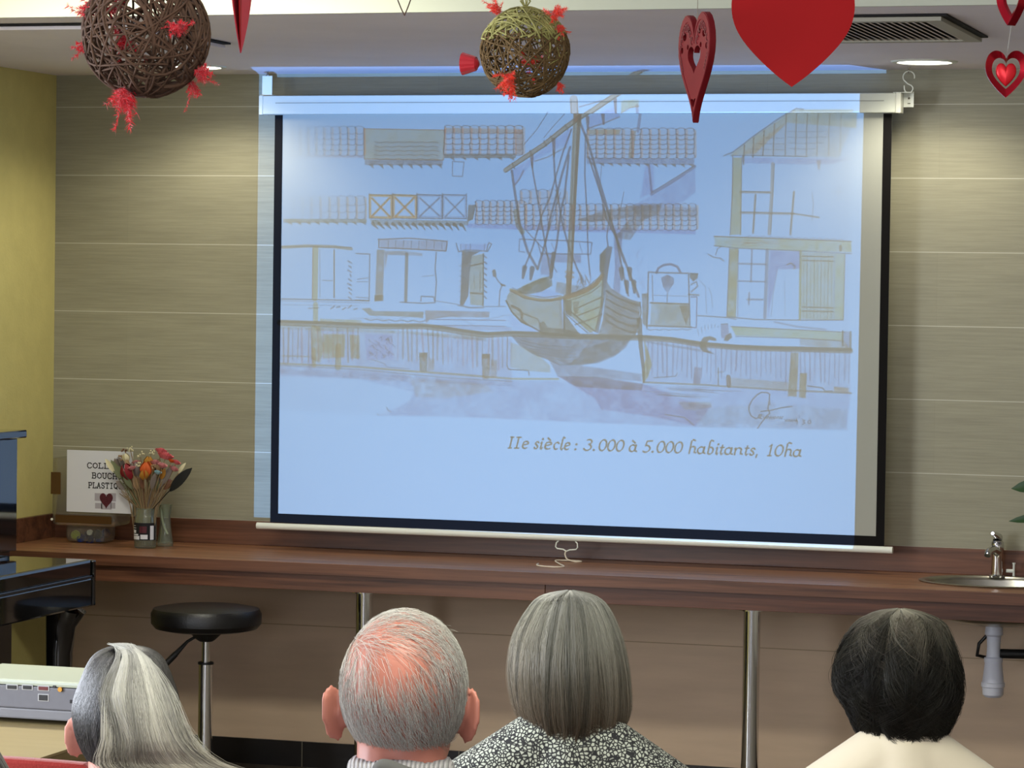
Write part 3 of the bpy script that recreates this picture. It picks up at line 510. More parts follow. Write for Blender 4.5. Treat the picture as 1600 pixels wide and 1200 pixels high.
M['portdark'] = mat('socket_black', (20, 18, 20), .4)
M['portred'] = mat('socket_red', (92, 26, 24), .4)
M['brass'] = mat('brass', (190, 140, 70), .3, metal=1)
M['tabletop'] = mat('pale_beech_laminate', (158, 141, 98), .5, noise=((3, 30, 30), .05, 4))
M['tableedge'] = mat('table_edge', (128, 112, 72), .55)
M['red_fabric'] = mat('red_upholstery', (150, 34, 26), .8, bump=((300, 300, 300), .4), sheen=.3)
M['paper'] = mat('white_paper', (214, 216, 222), .85, spec=.1)
M['ink'] = mat('black_ink', (20, 20, 24), .8)
M['greyink'] = mat('grey_print', (168, 164, 172), .85)
M['maroon'] = mat('maroon_print', (78, 22, 34), .6, noise=((150, 150, 150), .5, 2))
def glassy(name, rgb, k):
    m = bpy.data.materials.new(name); m.use_nodes = True; nt = m.node_tree; N = nt.nodes; L = nt.links; N.remove(N['Principled BSDF'])
    t = N.new('ShaderNodeBsdfTransparent'); t.inputs[0].default_value = lin(rgb)+(1,); g = N.new('ShaderNodeBsdfGlossy'); g.inputs['Roughness'].default_value = .06
    d = N.new('ShaderNodeBsdfDiffuse'); d.inputs[0].default_value = lin(rgb)+(1,); lw = N.new('ShaderNodeLayerWeight'); lw.inputs[0].default_value = .35
    a = N.new('ShaderNodeMixShader'); a.inputs[0].default_value = k; L.new(t.outputs[0], a.inputs[1]); L.new(d.outputs[0], a.inputs[2])
    bb = N.new('ShaderNodeMixShader'); mm = N.new('ShaderNodeMath'); mm.operation = 'MULTIPLY'; mm.inputs[1].default_value = .5; L.new(lw.outputs['Fresnel'], mm.inputs[0]); L.new(mm.outputs[0], bb.inputs[0]); L.new(a.outputs[0], bb.inputs[1]); L.new(g.outputs[0], bb.inputs[2])
    L.new(bb.outputs[0], N['Material Output'].inputs[0]); return m
M['clear'] = glassy('clear_plastic', (246, 244, 236), .05)
M['glass'] = glassy('jar_glass', (232, 238, 228), .08)
M['tape'] = glassy('brown_tape', (122, 90, 52), .45)
M['pvc'] = mat('white_pvc', (198, 200, 212), .35)
M['twine'] = mat('brown_twine', (78, 58, 46), .8, spec=.2, noise=((60, 60, 60), .35, 3))
M['twine2'] = mat('olive_twine', (98, 78, 50), .8, spec=.2, noise=((60, 60, 60), .3, 3))
M['raffia'] = mat('green_raffia', (146, 142, 84), .6, spec=.3, noise=((60, 60, 60), .25, 3))
M['feather'] = mat('red_feather', (205, 22, 40), .8, spec=.1, sheen=.5)
M['feather2'] = mat('orange_red_feather', (240, 62, 34), .8, spec=.1, sheen=.5)
M['rose'] = mat('red_silk', (190, 16, 34), .6, sheen=.3)
M['redwood'] = mat('red_painted_wood', (92, 11, 18), .6, spec=.15, noise=((20, 20, 20), .12, 3))
M['redwood_side'] = mat('dark_red_edge', (88, 16, 18), .6)
M['redpaper'] = mat('red_card', (146, 12, 16), .65, spec=.15, noise=((5, 5, 5), .06, 2))
M['redpaper2'] = mat('crimson_card', (178, 40, 58), .6)
M['redfoil'] = mat('red_foil', (160, 16, 34), .22, metal=.75)
M['thread'] = mat('thread', (120, 108, 96), .7)
M['lampglow'] = mat('lamp_glow', (255, 250, 235), .5, emit=((1.0, .95, .82), 9))
M['duct'] = mat('unlit_black', (10, 9, 14), .8)  # black for the unlit space at the ceiling panels
M['panel'] = mat('vent_panel', (170, 166, 152), .6)
M['slat'] = mat('vent_slat', (205, 190, 178), .6)
M['leaf'] = mat('green_leaf', (34, 66, 28), .35, noise=((30, 30, 30), .15, 2))
M['terracotta'] = mat('terracotta', (150, 84, 56), .8)
M['soil'] = mat('soil', (40, 30, 24), .9)
# ------------------------------------------------------------------ mesh helpers
class MB:
    def __init__(s): s.v = []; s.f = []
    def add(s, v, f):
        n = len(s.v); s.v += [tuple(p) for p in v]; s.f += [tuple(i+n for i in q) for q in f]; return s
    def box(s, a, b, mtx=None):
        (x0, y0, z0), (x1, y1, z1) = a, b
        v = [Vector(p) for p in ((x0, y0, z0), (x1, y0, z0), (x1, y1, z0), (x0, y1, z0), (x0, y0, z1), (x1, y0, z1), (x1, y1, z1), (x0, y1, z1))]
        if mtx: v = [mtx @ p for p in v]
        return s.add(v, [(0, 3, 2, 1), (4, 5, 6, 7), (0, 1, 5, 4), (1, 2, 6, 5), (2, 3, 7, 6), (3, 0, 4, 7)])
    def tube(s, pts, r, n=10, r1=None, cap=True, closed=False):
        P = [Vector(p) for p in pts]; k = len(P); rr = r if isinstance(r, (list, tuple)) else [r+((r1 if r1 is not None else r)-r)*i/max(1, k-1) for i in range(k)]
        v = []; up = None
        for i in range(k):
            if closed: t = (P[(i+1) % k]-P[i-1]).normalized()
            else: t = (P[min(i+1, k-1)]-P[max(i-1, 0)]).normalized()
            if up is None:
                up = Vector((0, 0, 1)) if abs(t.z) < .9 else Vector((1, 0, 0))
            up = (up-t*up.dot(t)).normalized(); w = t.cross(up)
            for j in range(n):
                a = 2*PI*j/n; v.append(P[i]+(up*math.cos(a)+w*math.sin(a))*rr[i])
        f = []
        for i in range(k if closed else k-1):
            for j in range(n):
                a, b = i*n+j, i*n+(j+1) % n; c, d = ((i+1) % k)*n+(j+1) % n, ((i+1) % k)*n+j; f.append((a, b, c, d))
        if cap and not closed: f.append(tuple(range(n-1, -1, -1))); f.append(tuple((k-1)*n+j for j in range(n)))
        return s.add(v, f)
    def lathe(s, prof, c=(0, 0, 0), n=32, sx=1, sy=1, cap=True):
        v = []; f = []; k = len(prof)
        for r, z in prof:
            for j in range(n):
                a = 2*PI*j/n; v.append((c[0]+r*sx*math.cos(a), c[1]+r*sy*math.sin(a), c[2]+z))
        for i in range(k-1):
            for j in range(n): f.append((i*n+j, i*n+(j+1) % n, (i+1)*n+(j+1) % n, (i+1)*n+j))
        if cap:
            if prof[0][0] > 1e-6: f.append(tuple(range(n-1, -1, -1)))
            if prof[-1][0] > 1e-6: f.append(tuple((k-1)*n+j for j in range(n)))
        return s.add(v, f)
    def ball(s, c, r, n=16, m=10, mtx=None):
        r = (r, r, r) if isinstance(r, (int, float)) else r; v = []; f = []
        for i in range(m+1):
            th = PI*i/m
            for j in range(n):
                a = 2*PI*j/n; p = Vector((r[0]*math.sin(th)*math.cos(a), r[1]*math.sin(th)*math.sin(a), r[2]*math.cos(th)))
                if mtx: p = mtx @ p
                v.append((c[0]+p[0], c[1]+p[1], c[2]+p[2]))
        for i in range(m):
            for j in range(n): f.append((i*n+j, (i+1)*n+j, (i+1)*n+(j+1) % n, i*n+(j+1) % n))
        return s.add(v, f)
    def prism(s, poly, h, mtx):
        """poly in local xy, extruded 0..h along local z, placed by mtx"""
        n = len(poly); v = [mtx @ Vector((x, y, 0)) for x, y in poly]+[mtx @ Vector((x, y, h)) for x, y in poly]
        f = [tuple(range(n-1, -1, -1)), tuple(range(n, 2*n))]+[(i, (i+1) % n, n+(i+1) % n, n+i) for i in range(n)]
        return s.add(v, f)
def smooth_by_angle(me, deg=35):
    n = len(me.polygons)
    if n == 0: return
    me.polygons.foreach_set('use_smooth', np.ones(n, bool))
    bm = bmesh.new(); bm.from_mesh(me); th = R(deg)
    for e in bm.edges:
        if len(e.link_faces) == 2 and e.calc_face_angle(0) > th: e.smooth = False
    bm.to_mesh(me); bm.free()
def obj(name, mb, m, parent=None, loc=None, bevel=0, smooth=True, deg=35, fix=True):
    me = bpy.data.meshes.new(name); me.from_pydata(mb.v, [], mb.f); me.update()
    if fix:
        bm = bmesh.new(); bm.from_mesh(me); bmesh.ops.remove_doubles(bm, verts=bm.verts, dist=1e-6); bmesh.ops.recalc_face_normals(bm, faces=bm.faces)
        if bevel: bmesh.ops.bevel(bm, geom=[e for e in bm.edges if len(e.link_faces) == 2 and e.calc_face_angle(0) > R(50)], offset=bevel, segments=2, profile=.6, affect='EDGES', clamp_overlap=True)
        bm.to_mesh(me); bm.free()
    if smooth: smooth_by_angle(me, 12 if bevel else deg)
    for q in (m if isinstance(m, (list, tuple)) else [m]): me.materials.append(q)
    o = bpy.data.objects.new(name, me); COL.objects.link(o)
    if parent: o.parent = parent
    if loc: o.location = loc
    return o
def tag(o, label, cat, group=None):
    o['label'] = label; o['category'] = cat
    if group: o['group'] = group
    return o
def thing(name, label, cat, loc=(0, 0, 0), rot=0, group=None):
    o = bpy.data.objects.new(name, None); COL.objects.link(o); o.location = loc; o.rotation_euler = (0, 0, rot); o.empty_display_size = .05
    return tag(o, label, cat, group)
def struct(name, mb, m, **k):
    o = obj(name, mb, m, **k); o['kind'] = 'structure'; return o
def copy_thing(root, loc, rot, label, group=None):
    r = root.copy(); COL.objects.link(r); r.location = loc; r.rotation_euler = (0, 0, rot); r['label'] = label
    if group: r['group'] = group
    def kids(a, b):
        for ch in list(a.children):
            c = ch.copy(); COL.objects.link(c); c.parent = b; kids(ch, c)
    kids(root, r); return r
def fill_curve(loops, extrude, bevel=0):
    """flat shape with holes from closed loops in xz, thickness along y"""
    cu = bpy.data.curves.new('tmp', 'CURVE'); cu.dimensions = '2D'; cu.fill_mode = 'BOTH'; cu.extrude = extrude; cu.bevel_depth = bevel; cu.bevel_resolution = 1
    for lp in loops:
        sp = cu.splines.new('POLY'); sp.points.add(len(lp)-1)
        for i, (x, y) in enumerate(lp): sp.points[i].co = (x, y, 0, 1)
        sp.use_cyclic_u = True
    o = bpy.data.objects.new('tmp', cu); COL.objects.link(o)
    dg = bpy.context.evaluated_depsgraph_get(); me = bpy.data.meshes.new_from_object(o.evaluated_get(dg))
    bpy.data.objects.remove(o); bpy.data.curves.remove(cu)
    mb = MB(); mb.add([(v.co.x, -v.co.z, v.co.y) for v in me.vertices], [tuple(p.vertices) for p in me.polygons]); bpy.data.meshes.remove(me)
    return mb
def heart(w, h, n=40):
    P = []
    for i in range(n):
        t = 2*PI*i/n; x = 16*math.sin(t)**3; y = 13*math.cos(t)-5*math.cos(2*t)-2*math.cos(3*t)-math.cos(4*t)
        P.append((x/32*w, (y+17)/29*h))
    return P            # tip at (0,0), top lobes at h
def at(px, py, y): return Vector(at_y(px, py, y))
# ------------------------------------------------------------------ the room
XL, XR, YB, ZC, ZM = -.893, 6.2, -12.2, 2.515, 2.86
struct('floor', MB().box((XL-.1, YB-.1, -.06), (XR+.1, .1, 0)), M['floor'], smooth=False)
struct('wall_back', MB().box((XL-.1, 0, .80), (XR+.1, .1, ZC)), M['tile'], smooth=False)
w = struct('wall_back.001', MB().box((XL-.1, 0, 0), (XR+.1, .1, .80)), M['lower'], smooth=False)
g = MB()
for z in (.515,): g.box((XL, -.0008, z-.0015), (XR, .001, z+.0015))
o = obj('tile_joint', g, mat('lower_joint', (150, 132, 106), .8), w, smooth=False)
struct('baseboard_back', MB().box((XL, -.012, 0), (XR, 0, .092)), M['darkbase'], smooth=False)
bj = MB()
for i in range(12): bj.box((.115+(i-1)*.6, -.0130, 0), (.118+(i-1)*.6, -.0118, .092))
obj('tile_joint', bj, M['grout'], bpy.data.objects['baseboard_back'], smooth=False)
# left wall with the window further back in the room
WY0, WY1, WZ0, WZ1 = -8.1, -5.4, .95, 2.3
struct('wall_left', MB().box((XL-.1, WY1, 0), (XL, 0, ZM)).box((XL-.1, YB, 0), (XL, WY0, ZM)).box((XL-.1, WY0, 0), (XL, WY1, WZ0)).box((XL-.1, WY0, WZ1), (XL, WY1, ZM)), M['yellow'], smooth=False)
wf = MB(); fw = .05
for a, b in (((XL-.08, WY0, WZ0), (XL-.02, WY1, WZ0+fw)), ((XL-.08, WY0, WZ1-fw), (XL-.02, WY1, WZ1)), ((XL-.08, WY0, WZ0), (XL-.02, WY0+fw, WZ1)), ((XL-.08, WY1-fw, WZ0), (XL-.02, WY1, WZ1)), ((XL-.08, -6.78, WZ0), (XL-.02, -6.72, WZ1))): wf.box(a, b)
wo = struct('window_1', wf, M['white'], smooth=False)
obj('pane', MB().box((XL-.06, WY0+fw, WZ0+fw), (XL-.05, WY1-fw, WZ1-fw)), mat('glowing_pane', (200, 215, 235), .2, emit=((.72, .84, 1.0), 1.6)), wo, smooth=False)
struct('wall_right', MB().box((XR, YB, 0), (XR+.1, .1, ZM)), M['cream_wall'], smooth=False)
RX0, RX1 = 1.55, 5.25
struct('wall_rear', MB().box((XL-.1, YB-.1, 0), (RX0, YB, ZM)).box((RX1, YB-.1, 0), (XR+.1, YB, ZM)).box((RX0, YB-.1, 0), (RX1, YB, .85)).box((RX0, YB-.1, 2.45), (RX1, YB, ZM)), M['cream_wall'], smooth=False)
w2f = MB()
for a, b in (((RX0, YB-.08, .85), (RX1, YB-.02, .9)), ((RX0, YB-.08, 2.4), (RX1, YB-.02, 2.45)), ((RX0, YB-.08, .85), (RX0+.05, YB-.02, 2.45)), ((RX1-.05, YB-.08, .85), (RX1, YB-.02, 2.45)), ((3.37, YB-.08, .85), (3.43, YB-.02, 2.45))): w2f.box(a, b)
wo2 = struct('fill_window', w2f, M['white'], smooth=False)  # unseen window, added to carry the rear fill
obj('pane', MB().box((RX0+.05, YB-.06, .9), (RX1-.05, YB-.05, 2.4)), bpy.data.materials['glowing_pane'], wo2, smooth=False)  # glowing pane of the added rear window
YS = -2.36
struct('ceiling', MB().box((XL-.1, YS+.012, ZC), (XR+.1, .1, ZC+.05)), M['plaster'], smooth=False)
struct('ceiling.001', MB().box((XL-.1, YB-.1, ZM), (XR+.1, YS+.05, ZM+.05)), M['plaster'], smooth=False)
struct('trim_1', MB().box((XL-.1, YS, ZC), (XR+.1, YS+.012, ZM)), mat('soffit_paint', (186, 190, 174), .85, spec=.2), smooth=False)

# ceiling panels
def vent(x0, x1, y0, y1, grille, label):
    t = thing('ceiling_vent', label, 'vent', ((x0+x1)/2, (y0+y1)/2, ZC)); hx, hy = (x1-x0)/2, (y1-y0)/2
    obj('gap_shade', MB().box((-hx, -hy-.022, -.006), (hx+.018, hy, -.0005)), M['duct'], t, smooth=False)  # black slab in place of the shaded gap above the panel
    fr = MB(); fw = .045
    for a, b in (((-hx, -hy), (hx, -hy+fw)), ((-hx, hy-fw), (hx, hy)), ((-hx, -hy+fw), (-hx+fw, hy-fw)), ((hx-fw, -hy+fw), (hx, hy-fw))): fr.box((a[0], a[1], -.018), (b[0], b[1], -.007))
    if grille:
        obj('frame', fr, M['panel'], t, smooth=False)
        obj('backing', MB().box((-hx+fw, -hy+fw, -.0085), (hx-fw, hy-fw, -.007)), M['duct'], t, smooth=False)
        sl = MB(); n = 24
        for i in range(n):
            x = -hx+fw+(2*hx-2*fw)*(i+.5)/n; mt = Matrix.Translation((x, 0, -.0125)) @ Matrix.Rotation(R(18), 4, 'Y'); sl.box((-.0068, -hy+fw, -.0008), (.0068, hy-fw, .0008), mt)
        obj('grille', sl, M['slat'], t, smooth=False)
    else:
        obj('panel', MB().box((-hx, -hy, -.018), (hx, hy, -.007)), M['plaster'], t, bevel=.002)
    return t
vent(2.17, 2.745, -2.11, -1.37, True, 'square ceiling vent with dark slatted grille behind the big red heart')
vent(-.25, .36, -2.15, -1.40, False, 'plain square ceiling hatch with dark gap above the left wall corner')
for (x, y), lb in zip(DOWN, ('round recessed downlight glowing right of the projection screen', 'round recessed downlight half hidden behind the left twine ball')):
    t = thing('downlight', lb, 'ceiling light', (x, y, ZC))
    prof = [(.088, -.001), (.090, -.006), (.106, -.005), (.110, -.0005)]
    obj('trim_ring', MB().lathe(prof, n=48, cap=False), M['white'], t)
    obj('diffuser', MB().lathe([(0, -.004), (.088, -.0035)], n=48, cap=False), M['lampglow'], t)
# ------------------------------------------------------------------ worktop along the back wall
ZT = .801; YF = -.599
wt = thing('worktop', 'long walnut brown worktop with raised back edge along the tiled wall', 'worktop', (2.0, -.3, 0))
def wp(name, mb, m, **k):
    o = obj(name, mb, m, **k); o.parent = wt; o.matrix_parent_inverse = Matrix.Translation((-2.0, .3, 0)); return o
# sink cut-out is left in the slab
SX, SY, SRX, SRY = 2.655, -.262, .243, .195
def slab():
    n = 48; ring = [(SX+SRX*.97*math.cos(2*PI*i/n), SY+SRY*.97*math.sin(2*PI*i/n)) for i in range(n)]
    bx0, bx1 = 2.2, 3.1; by0, by1 = YF, -.001
    def out(i):
        a = 2*PI*i/n; c, s = math.cos(a), math.sin(a); cx, cy = (bx0+bx1)/2, (by0+by1)/2
        k = min((bx1-bx0)/2/abs(c) if abs(c) > 1e-6 else 9, (by1-by0)/2/abs(s) if abs(s) > 1e-6 else 9); return (cx+c*k, cy+s*k)
    o = [out(i) for i in range(n)]; 
    for q in ((bx0, by0), (bx1, by0), (bx1, by1), (bx0, by1)):
        j = min(range(n), key=lambda i: (o[i][0]-q[0])**2+(o[i][1]-q[1])**2); o[j] = q
    m = MB(); v = [(x, y, ZT) for x, y in ring]+[(x, y, ZT) for x, y in o]+[(x, y, ZT-.038) for x, y in ring]+[(x, y, ZT-.038) for x, y in o]
    f = []
    for i in range(n):
        j = (i+1) % n; f += [(i, j, n+j, n+i), (2*n+j, 2*n+i, 3*n+i, 3*n+j), (i, 2*n+i, 2*n+j, j)]
        if abs(o[i][1]-by0) < 1e-6 and abs(o[j][1]-by0) < 1e-6: f.append((n+i, n+j, 3*n+j, 3*n+i))
    m.add(v, f); return m
sb = slab(); sb.box((XL+.001, YF, ZT-.038), (2.2, -.001, ZT)); sb.box((3.1, YF, ZT-.038), (4.6, -.001, ZT))
wp('slab', sb, M['woodtop'], deg=50)
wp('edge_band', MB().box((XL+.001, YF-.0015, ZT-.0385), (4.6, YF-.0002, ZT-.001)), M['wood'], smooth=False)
wp('backsplash', MB().box((XL+.02, -.02, ZT), (4.6, -.001, .889)), M['wood'], bevel=.002)
wp('side_backsplash', MB().box((XL+.001, -2.4, ZT-.0), (XL+.02, -.001, .889)), M['wood'], bevel=.002)
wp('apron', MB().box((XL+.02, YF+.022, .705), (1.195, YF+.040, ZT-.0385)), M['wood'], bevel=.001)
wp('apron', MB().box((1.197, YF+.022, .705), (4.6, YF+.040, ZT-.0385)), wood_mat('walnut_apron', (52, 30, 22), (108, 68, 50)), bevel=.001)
for px in (569, 1175):
    x = at_y(px, 960, -.5)[0]; wp('leg', MB().lathe([(.0285, 0), (.0285, .7045)], (x, -.5, 0), 32), M['chrome'])
    wp('leg_flange', MB().lathe([(.045, .698), (.045, .7048)], (x, -.5, 0), 32), M['chrome'])
wp('support_batten', MB().box((XL+.05, -.53, .7050), (4.6, -.47, ZT-.0385)), M['wood'])
# sink
sk = thing('sink', 'round stainless steel sink set into the worktop at the right', 'sink', (SX, SY, ZT))
pr = [(1.03, .0005), (1.04, .004), (1.0, .006), (.955, .003), (.93, -.01), (.88, -.07), (.76, -.120), (.45, -.138), (.12, -.142), (0, -.142)]
def shell(prof, t=.002):
    outer = [(r, z-t) for r, z in prof[3:]]
    return prof+[(outer[-1][0]+0.0, outer[-1][1])]+outer[::-1]
obj('bowl', MB().lathe([(r*SRX, z) for r, z in pr], n=64, sy=SRY/SRX, cap=False), M['steel'], sk, deg=60)
oh = MB()
for k in range(4): oh.box((-.03+k*.016, SRY*.855, -.052), (-.021+k*.016, SRY*.875, -.030))
obj('overflow_slots', oh, M['portdark'], sk, smooth=False)
tz = lambda z: z-ZT
obj('bottle_trap', MB().lathe([(.028, -.143), (.030, -.165), (.030, -.172), (.024, -.178), (.022, -.212), (.024, -.246), (.031, -.250), (.031, -.262), (.029, -.268), (.036, -.33), (.039, -.332), (.039, -.345), (.036, -.348), (.034, -.372), (.026, -.380), (0, -.381)], (0, 0, 0), 28), M['pvc'], sk)
obj('waste_pipe', MB().tube([(.02, .0, -.235), (.10, .02, -.235), (.16, .10, -.235), (.16, .258, -.235)], .016, 14), M['blackp'], sk)
obj('supply_hose', MB().tube([(-.01, .06, -.12), (-.02, .05, -.17), (-.055, .04, -.21), (-.062, .05, -.25), (-.03, .09, -.262), (.03, .2, -.262), (.04, .258, -.262)], .006, 10), M['blackp'], sk)
fx, fy = at_y(1558, 898, -.07)[0], -.075
fc = thing('faucet', 'chrome single lever faucet standing behind the sink', 'faucet', (fx, fy-.0, ZT+.001))
obj('body', MB().lathe([(.027, 0), (.027, .006), (.021, .010), (.019, .06), (.021, .085), (.023, .10), (.021, .118), (.016, .124)], n=32), M['chrome'], fc)
obj('spout', MB().tube([(0, -.005, .085), (-.008, -.05, .098), (-.016, -.095, .092), (-.018, -.105, .080)], [.017, .014, .012, .011], 18), M['chrome'], fc)
obj('lever', MB().tube([(0, 0, .122), (0, .005, .135), (-.004, -.03, .146), (-.008, -.062, .152)], [.017, .016, .010, .006], 16), M['chrome'], fc)
rodm = MB().lathe([(.004, 0), (.004, .045), (.0055, .046), (.0055, .05)], (.055, .01, 0), 12).tube([(.055, .01, .022), (.030, .01, .022)], .006, 12)
obj('plug_rod', rodm, M['white'], fc)
# potted plant just beyond the right of the picture, its leaves reaching in
pp = thing('potted_plant', 'dark green leaves of a potted plant reaching in at the right edge', 'plant', (3.03, -.28, ZT+.001))
obj('pot', MB().lathe([(.055, 0), (.075, .10), (.082, .105), (.082, .125), (.074, .125), (.070, .10)], n=32), M['terracotta'], pp)
obj('soil', MB().lathe([(0, .112), (.071, .112)], n=32, cap=False), M['soil'], pp)
def leafmesh(base, tip, w, droop=.02, n=10):
    b, t = Vector(base), Vector(tip); d = t-b; side = d.cross(Vector((.2, -1, .35))).normalized(); nm = side.cross(d).normalized(); v = []; f = []
    for i in range(n+1):
        s = i/n; ww = w*math.sin(PI*min(1, s*.93+.04))**.8*(1-s*.15) if s < 1 else .0005; c = b+d*s+nm*droop*math.sin(PI*s)
        for k in (-1, -.5, 0, .5, 1): v.append(c+side*ww*k*.5+nm*abs(k)*ww*.10)
    for i in range(n):
        for k in range(4): f.append((i*5+k, i*5+k+1, i*5+6+k, i*5+5+k))
    m = MB().add(v, f); m2 = [tuple(Vector(p)-nm*.0012) for p in m.v]; n0 = len(m.v); m.v += m2; m.f += [tuple(reversed([i+n0 for i in q])) for q in list(m.f)]
    return m
O = Vector((3.03, -.28, ZT))
for bz, tp, wd in ((.34, at(1580, 764, -.34)-O, .075), (.24, at(1576, 815, -.36)-O, .045), (.40, Vector((.10, -.16, .46)), .07), (.36, Vector((-.06, .14, .50)), .07), (.3, Vector((.2, .05, .38)), .07), (.42, Vector((.02, -.05, .62)), .06)):
    st = Vector((0, 0, .11)); mid = Vector((tp.x*.2, tp.y*.2, bz))
    o = obj('leaf', leafmesh(mid, tp, wd), M['leaf'], pp); obj('leaf_stalk', MB().tube([st, (st+mid)/2+Vector((.004, 0, 0)), mid], .0025, 8), M['leaf'], pp)
# ------------------------------------------------------------------ projection screen hanging before the wall
ps = thing('projection_screen', 'white pull-down projection screen with black borders showing a harbour drawing', 'projection screen', (1.15, -.15, ZC))
def pk(name, mb, m, **k):
    o = obj(name, mb, m, **k); o.parent = ps; o.matrix_parent_inverse = Matrix.Translation((-1.15, .15, -ZC)); return o
hs = MB().box((.001, -.18, 2.359), (2.279, -.125, 2.425)); pk('housing', hs, M['housing'], bevel=.004)
pk('housing_groove', MB().box((.05, -.1812, 2.3975), (2.24, -.1795, 2.4005)), mat('groove_shadow', (150, 152, 142), .5), smooth=False)
for x0, x1 in ((-.014, .0015), (2.2785, 2.2975)): pk('end_cap', MB().box((x0, -.1815, 2.3575), (x1, -.1235, 2.4265)), mat('end_cap_white', (206, 208, 196), .3), bevel=.004)
# right bracket: plate with a keyhole beside the cap; left one folded upright above the cap
br = fill_curve([[(0, 0), (.034, 0), (.034, .052), (0, .052)], [(.018+.004*math.cos(a*PI/6), .030+.004*math.sin(a*PI/6)) for a in range(12)], [(.013, .011), (.023, .011), (.023, .014), (.013, .014)]], .001)
o = pk('bracket', br, M['white'], smooth=False); o.location = (2.298, -.130, 2.380)
pk('bracket', MB().box((2.268, -.168, 2.4265), (2.332, -.128, 2.4285)), M['white'], bevel=.0005)
pk('bracket', MB().box((-.008, -.165, 2.427), (.030, -.163, 2.497)).box((-.016, -.168, 2.427), (.036, -.135, 2.429)), M['white'], bevel=.0005)
cl = MB(); nx, nz = 24, 16; zt0, zb0 = 2.358, .900
def cloth(x0, x1, z0, z1, y, t=.0012):
    m = MB(); m.box((x0, y-t/2, z0), (x1, y+t/2, z1)); return m
pk('screen_cloth', cloth(.037, 2.263, zb0-.002, zt0+.02, -.150), M['canvas'], smooth=False)
yb = -.1508
pk('border', MB().box((.037, yb-.0008, .898), (.067, yb, 2.3575)).box((2.234, yb-.0008, .898), (2.263, yb, 2.3575)).box((.067, yb-.0008, .898), (2.234, yb, .931)), M['black'], smooth=False)
pk('bottom_bar', MB().tube([(-.014, -.15, .8845), (2.292, -.15, .8855)], .0118, 20), M['white'])
x0 = at_y(886, 850, -.15)[0]
pk('pull_handle', MB().tube([(x0-.030, -.15, .873), (x0-.038, -.152, .866), (x0-.040, -.155, .852), (x0-.034, -.156, .846), (x0-.012, -.157, .844), (x0-.0, -.158, .838), (x0+.012, -.157, .843), (x0+.034, -.156, .845), (x0+.040, -.155, .852), (x0+.038, -.152, .866), (x0+.030, -.15, .873)], .0024, 10), M['white'])
# hooks that carry the screen
def s_hook(x, y, ztop, zbot, label, rot=0):
    t = thing('s_hook', label, 'hook', (x, y, zbot), rot, None); h = ztop-zbot; r1 = h*.27; r2 = h*.20; P = []
    for i in range(13): a = R(-45+i*20-0); P.append((r1*math.cos(a), 0, h-r1+r1*math.sin(a)))
    P = [(r1*math.cos(R(a)), 0, h-r1+r1*math.sin(R(a))) for a in range(-15, 216, 15)]
    P += [(-r1*.2, 0, h*.42), (r2*.6, 0, h*.34)]
    P += [(r2*math.cos(R(a)), 0, r2+r2*math.sin(R(a))) for a in range(15, -181, -15)]+[(-r2*1.05, 0, r2*1.7)]
    obj('wire', MB().tube(P, .0021, 10), M['white'], t); return t
hx = at_y(1420, 130, -.14)[0]
s_hook(hx, -.142, 2.500, 2.4275, 'thin white S-shaped wire hook holding the right end of the screen')
s_hook(.004, -.148, 2.500, 2.4275, 'thin white S-shaped wire hook holding the left end of the screen', R(60))
for x, y, lb in ((hx, -.142, 'small screw eye in the ceiling above the right end of the screen'), (.004, -.148, 'small screw eye in the ceiling above the left end of the screen')):
    t = thing('ceiling_eye', lb, 'hook', (x, y, ZC))
    e = MB().tube([(0, .010*math.cos(a*PI/8), -.0135+.010*math.sin(a*PI/8)) for a in range(16)], .0014, 8, closed=True); e.lathe([(.006, -.003), (.006, -.0004)], n=16); obj('eye', e, M['chrome'], t)
# slack pull cord lying in a loop on the worktop
cx, cy = at_y(889, 880, -.17)[0], -.20
pc = [(x0, -.158, .840), (x0-.004, -.160, .828), (x0+.004, -.163, .812), (x0+.022, -.168, .8062), (x0+.045, -.185, .8052), (x0+.058, -.165, .8052), (x0+.03, -.150, .8052), (x0-.012, -.150, .8052), (x0-.035, -.165, .8052), (x0-.02, -.215, .8052), (x0+.02, -.30, .8052), (x0+.055, -.375, .8052), (x0+.045, -.405, .8052), (x0-.0, -.405, .8052), (x0-.04, -.375, .8052), (x0-.055, -.315, .8052)]
def catmull(P, k=6):
    P = [Vector(p) for p in P]; out = []
    for i in range(len(P)-1):
        a, b, c, d = P[max(i-1, 0)], P[i], P[i+1], P[min(i+2, len(P)-1)]
        for j in range(k):
            t = j/k; out.append(.5*((2*b)+(c-a)*t+(2*a-5*b+4*c-d)*t*t+(3*b-a-3*c+d)*t*t*t))
    return out+[P[-1]]
tag(obj('pull_cord', MB().tube(catmull(pc), .0026, 8), mat('cream_cord', (214, 204, 184), .7)), 'cream pull cord hanging from the screen bar and lying in a loop on the worktop', 'cord')
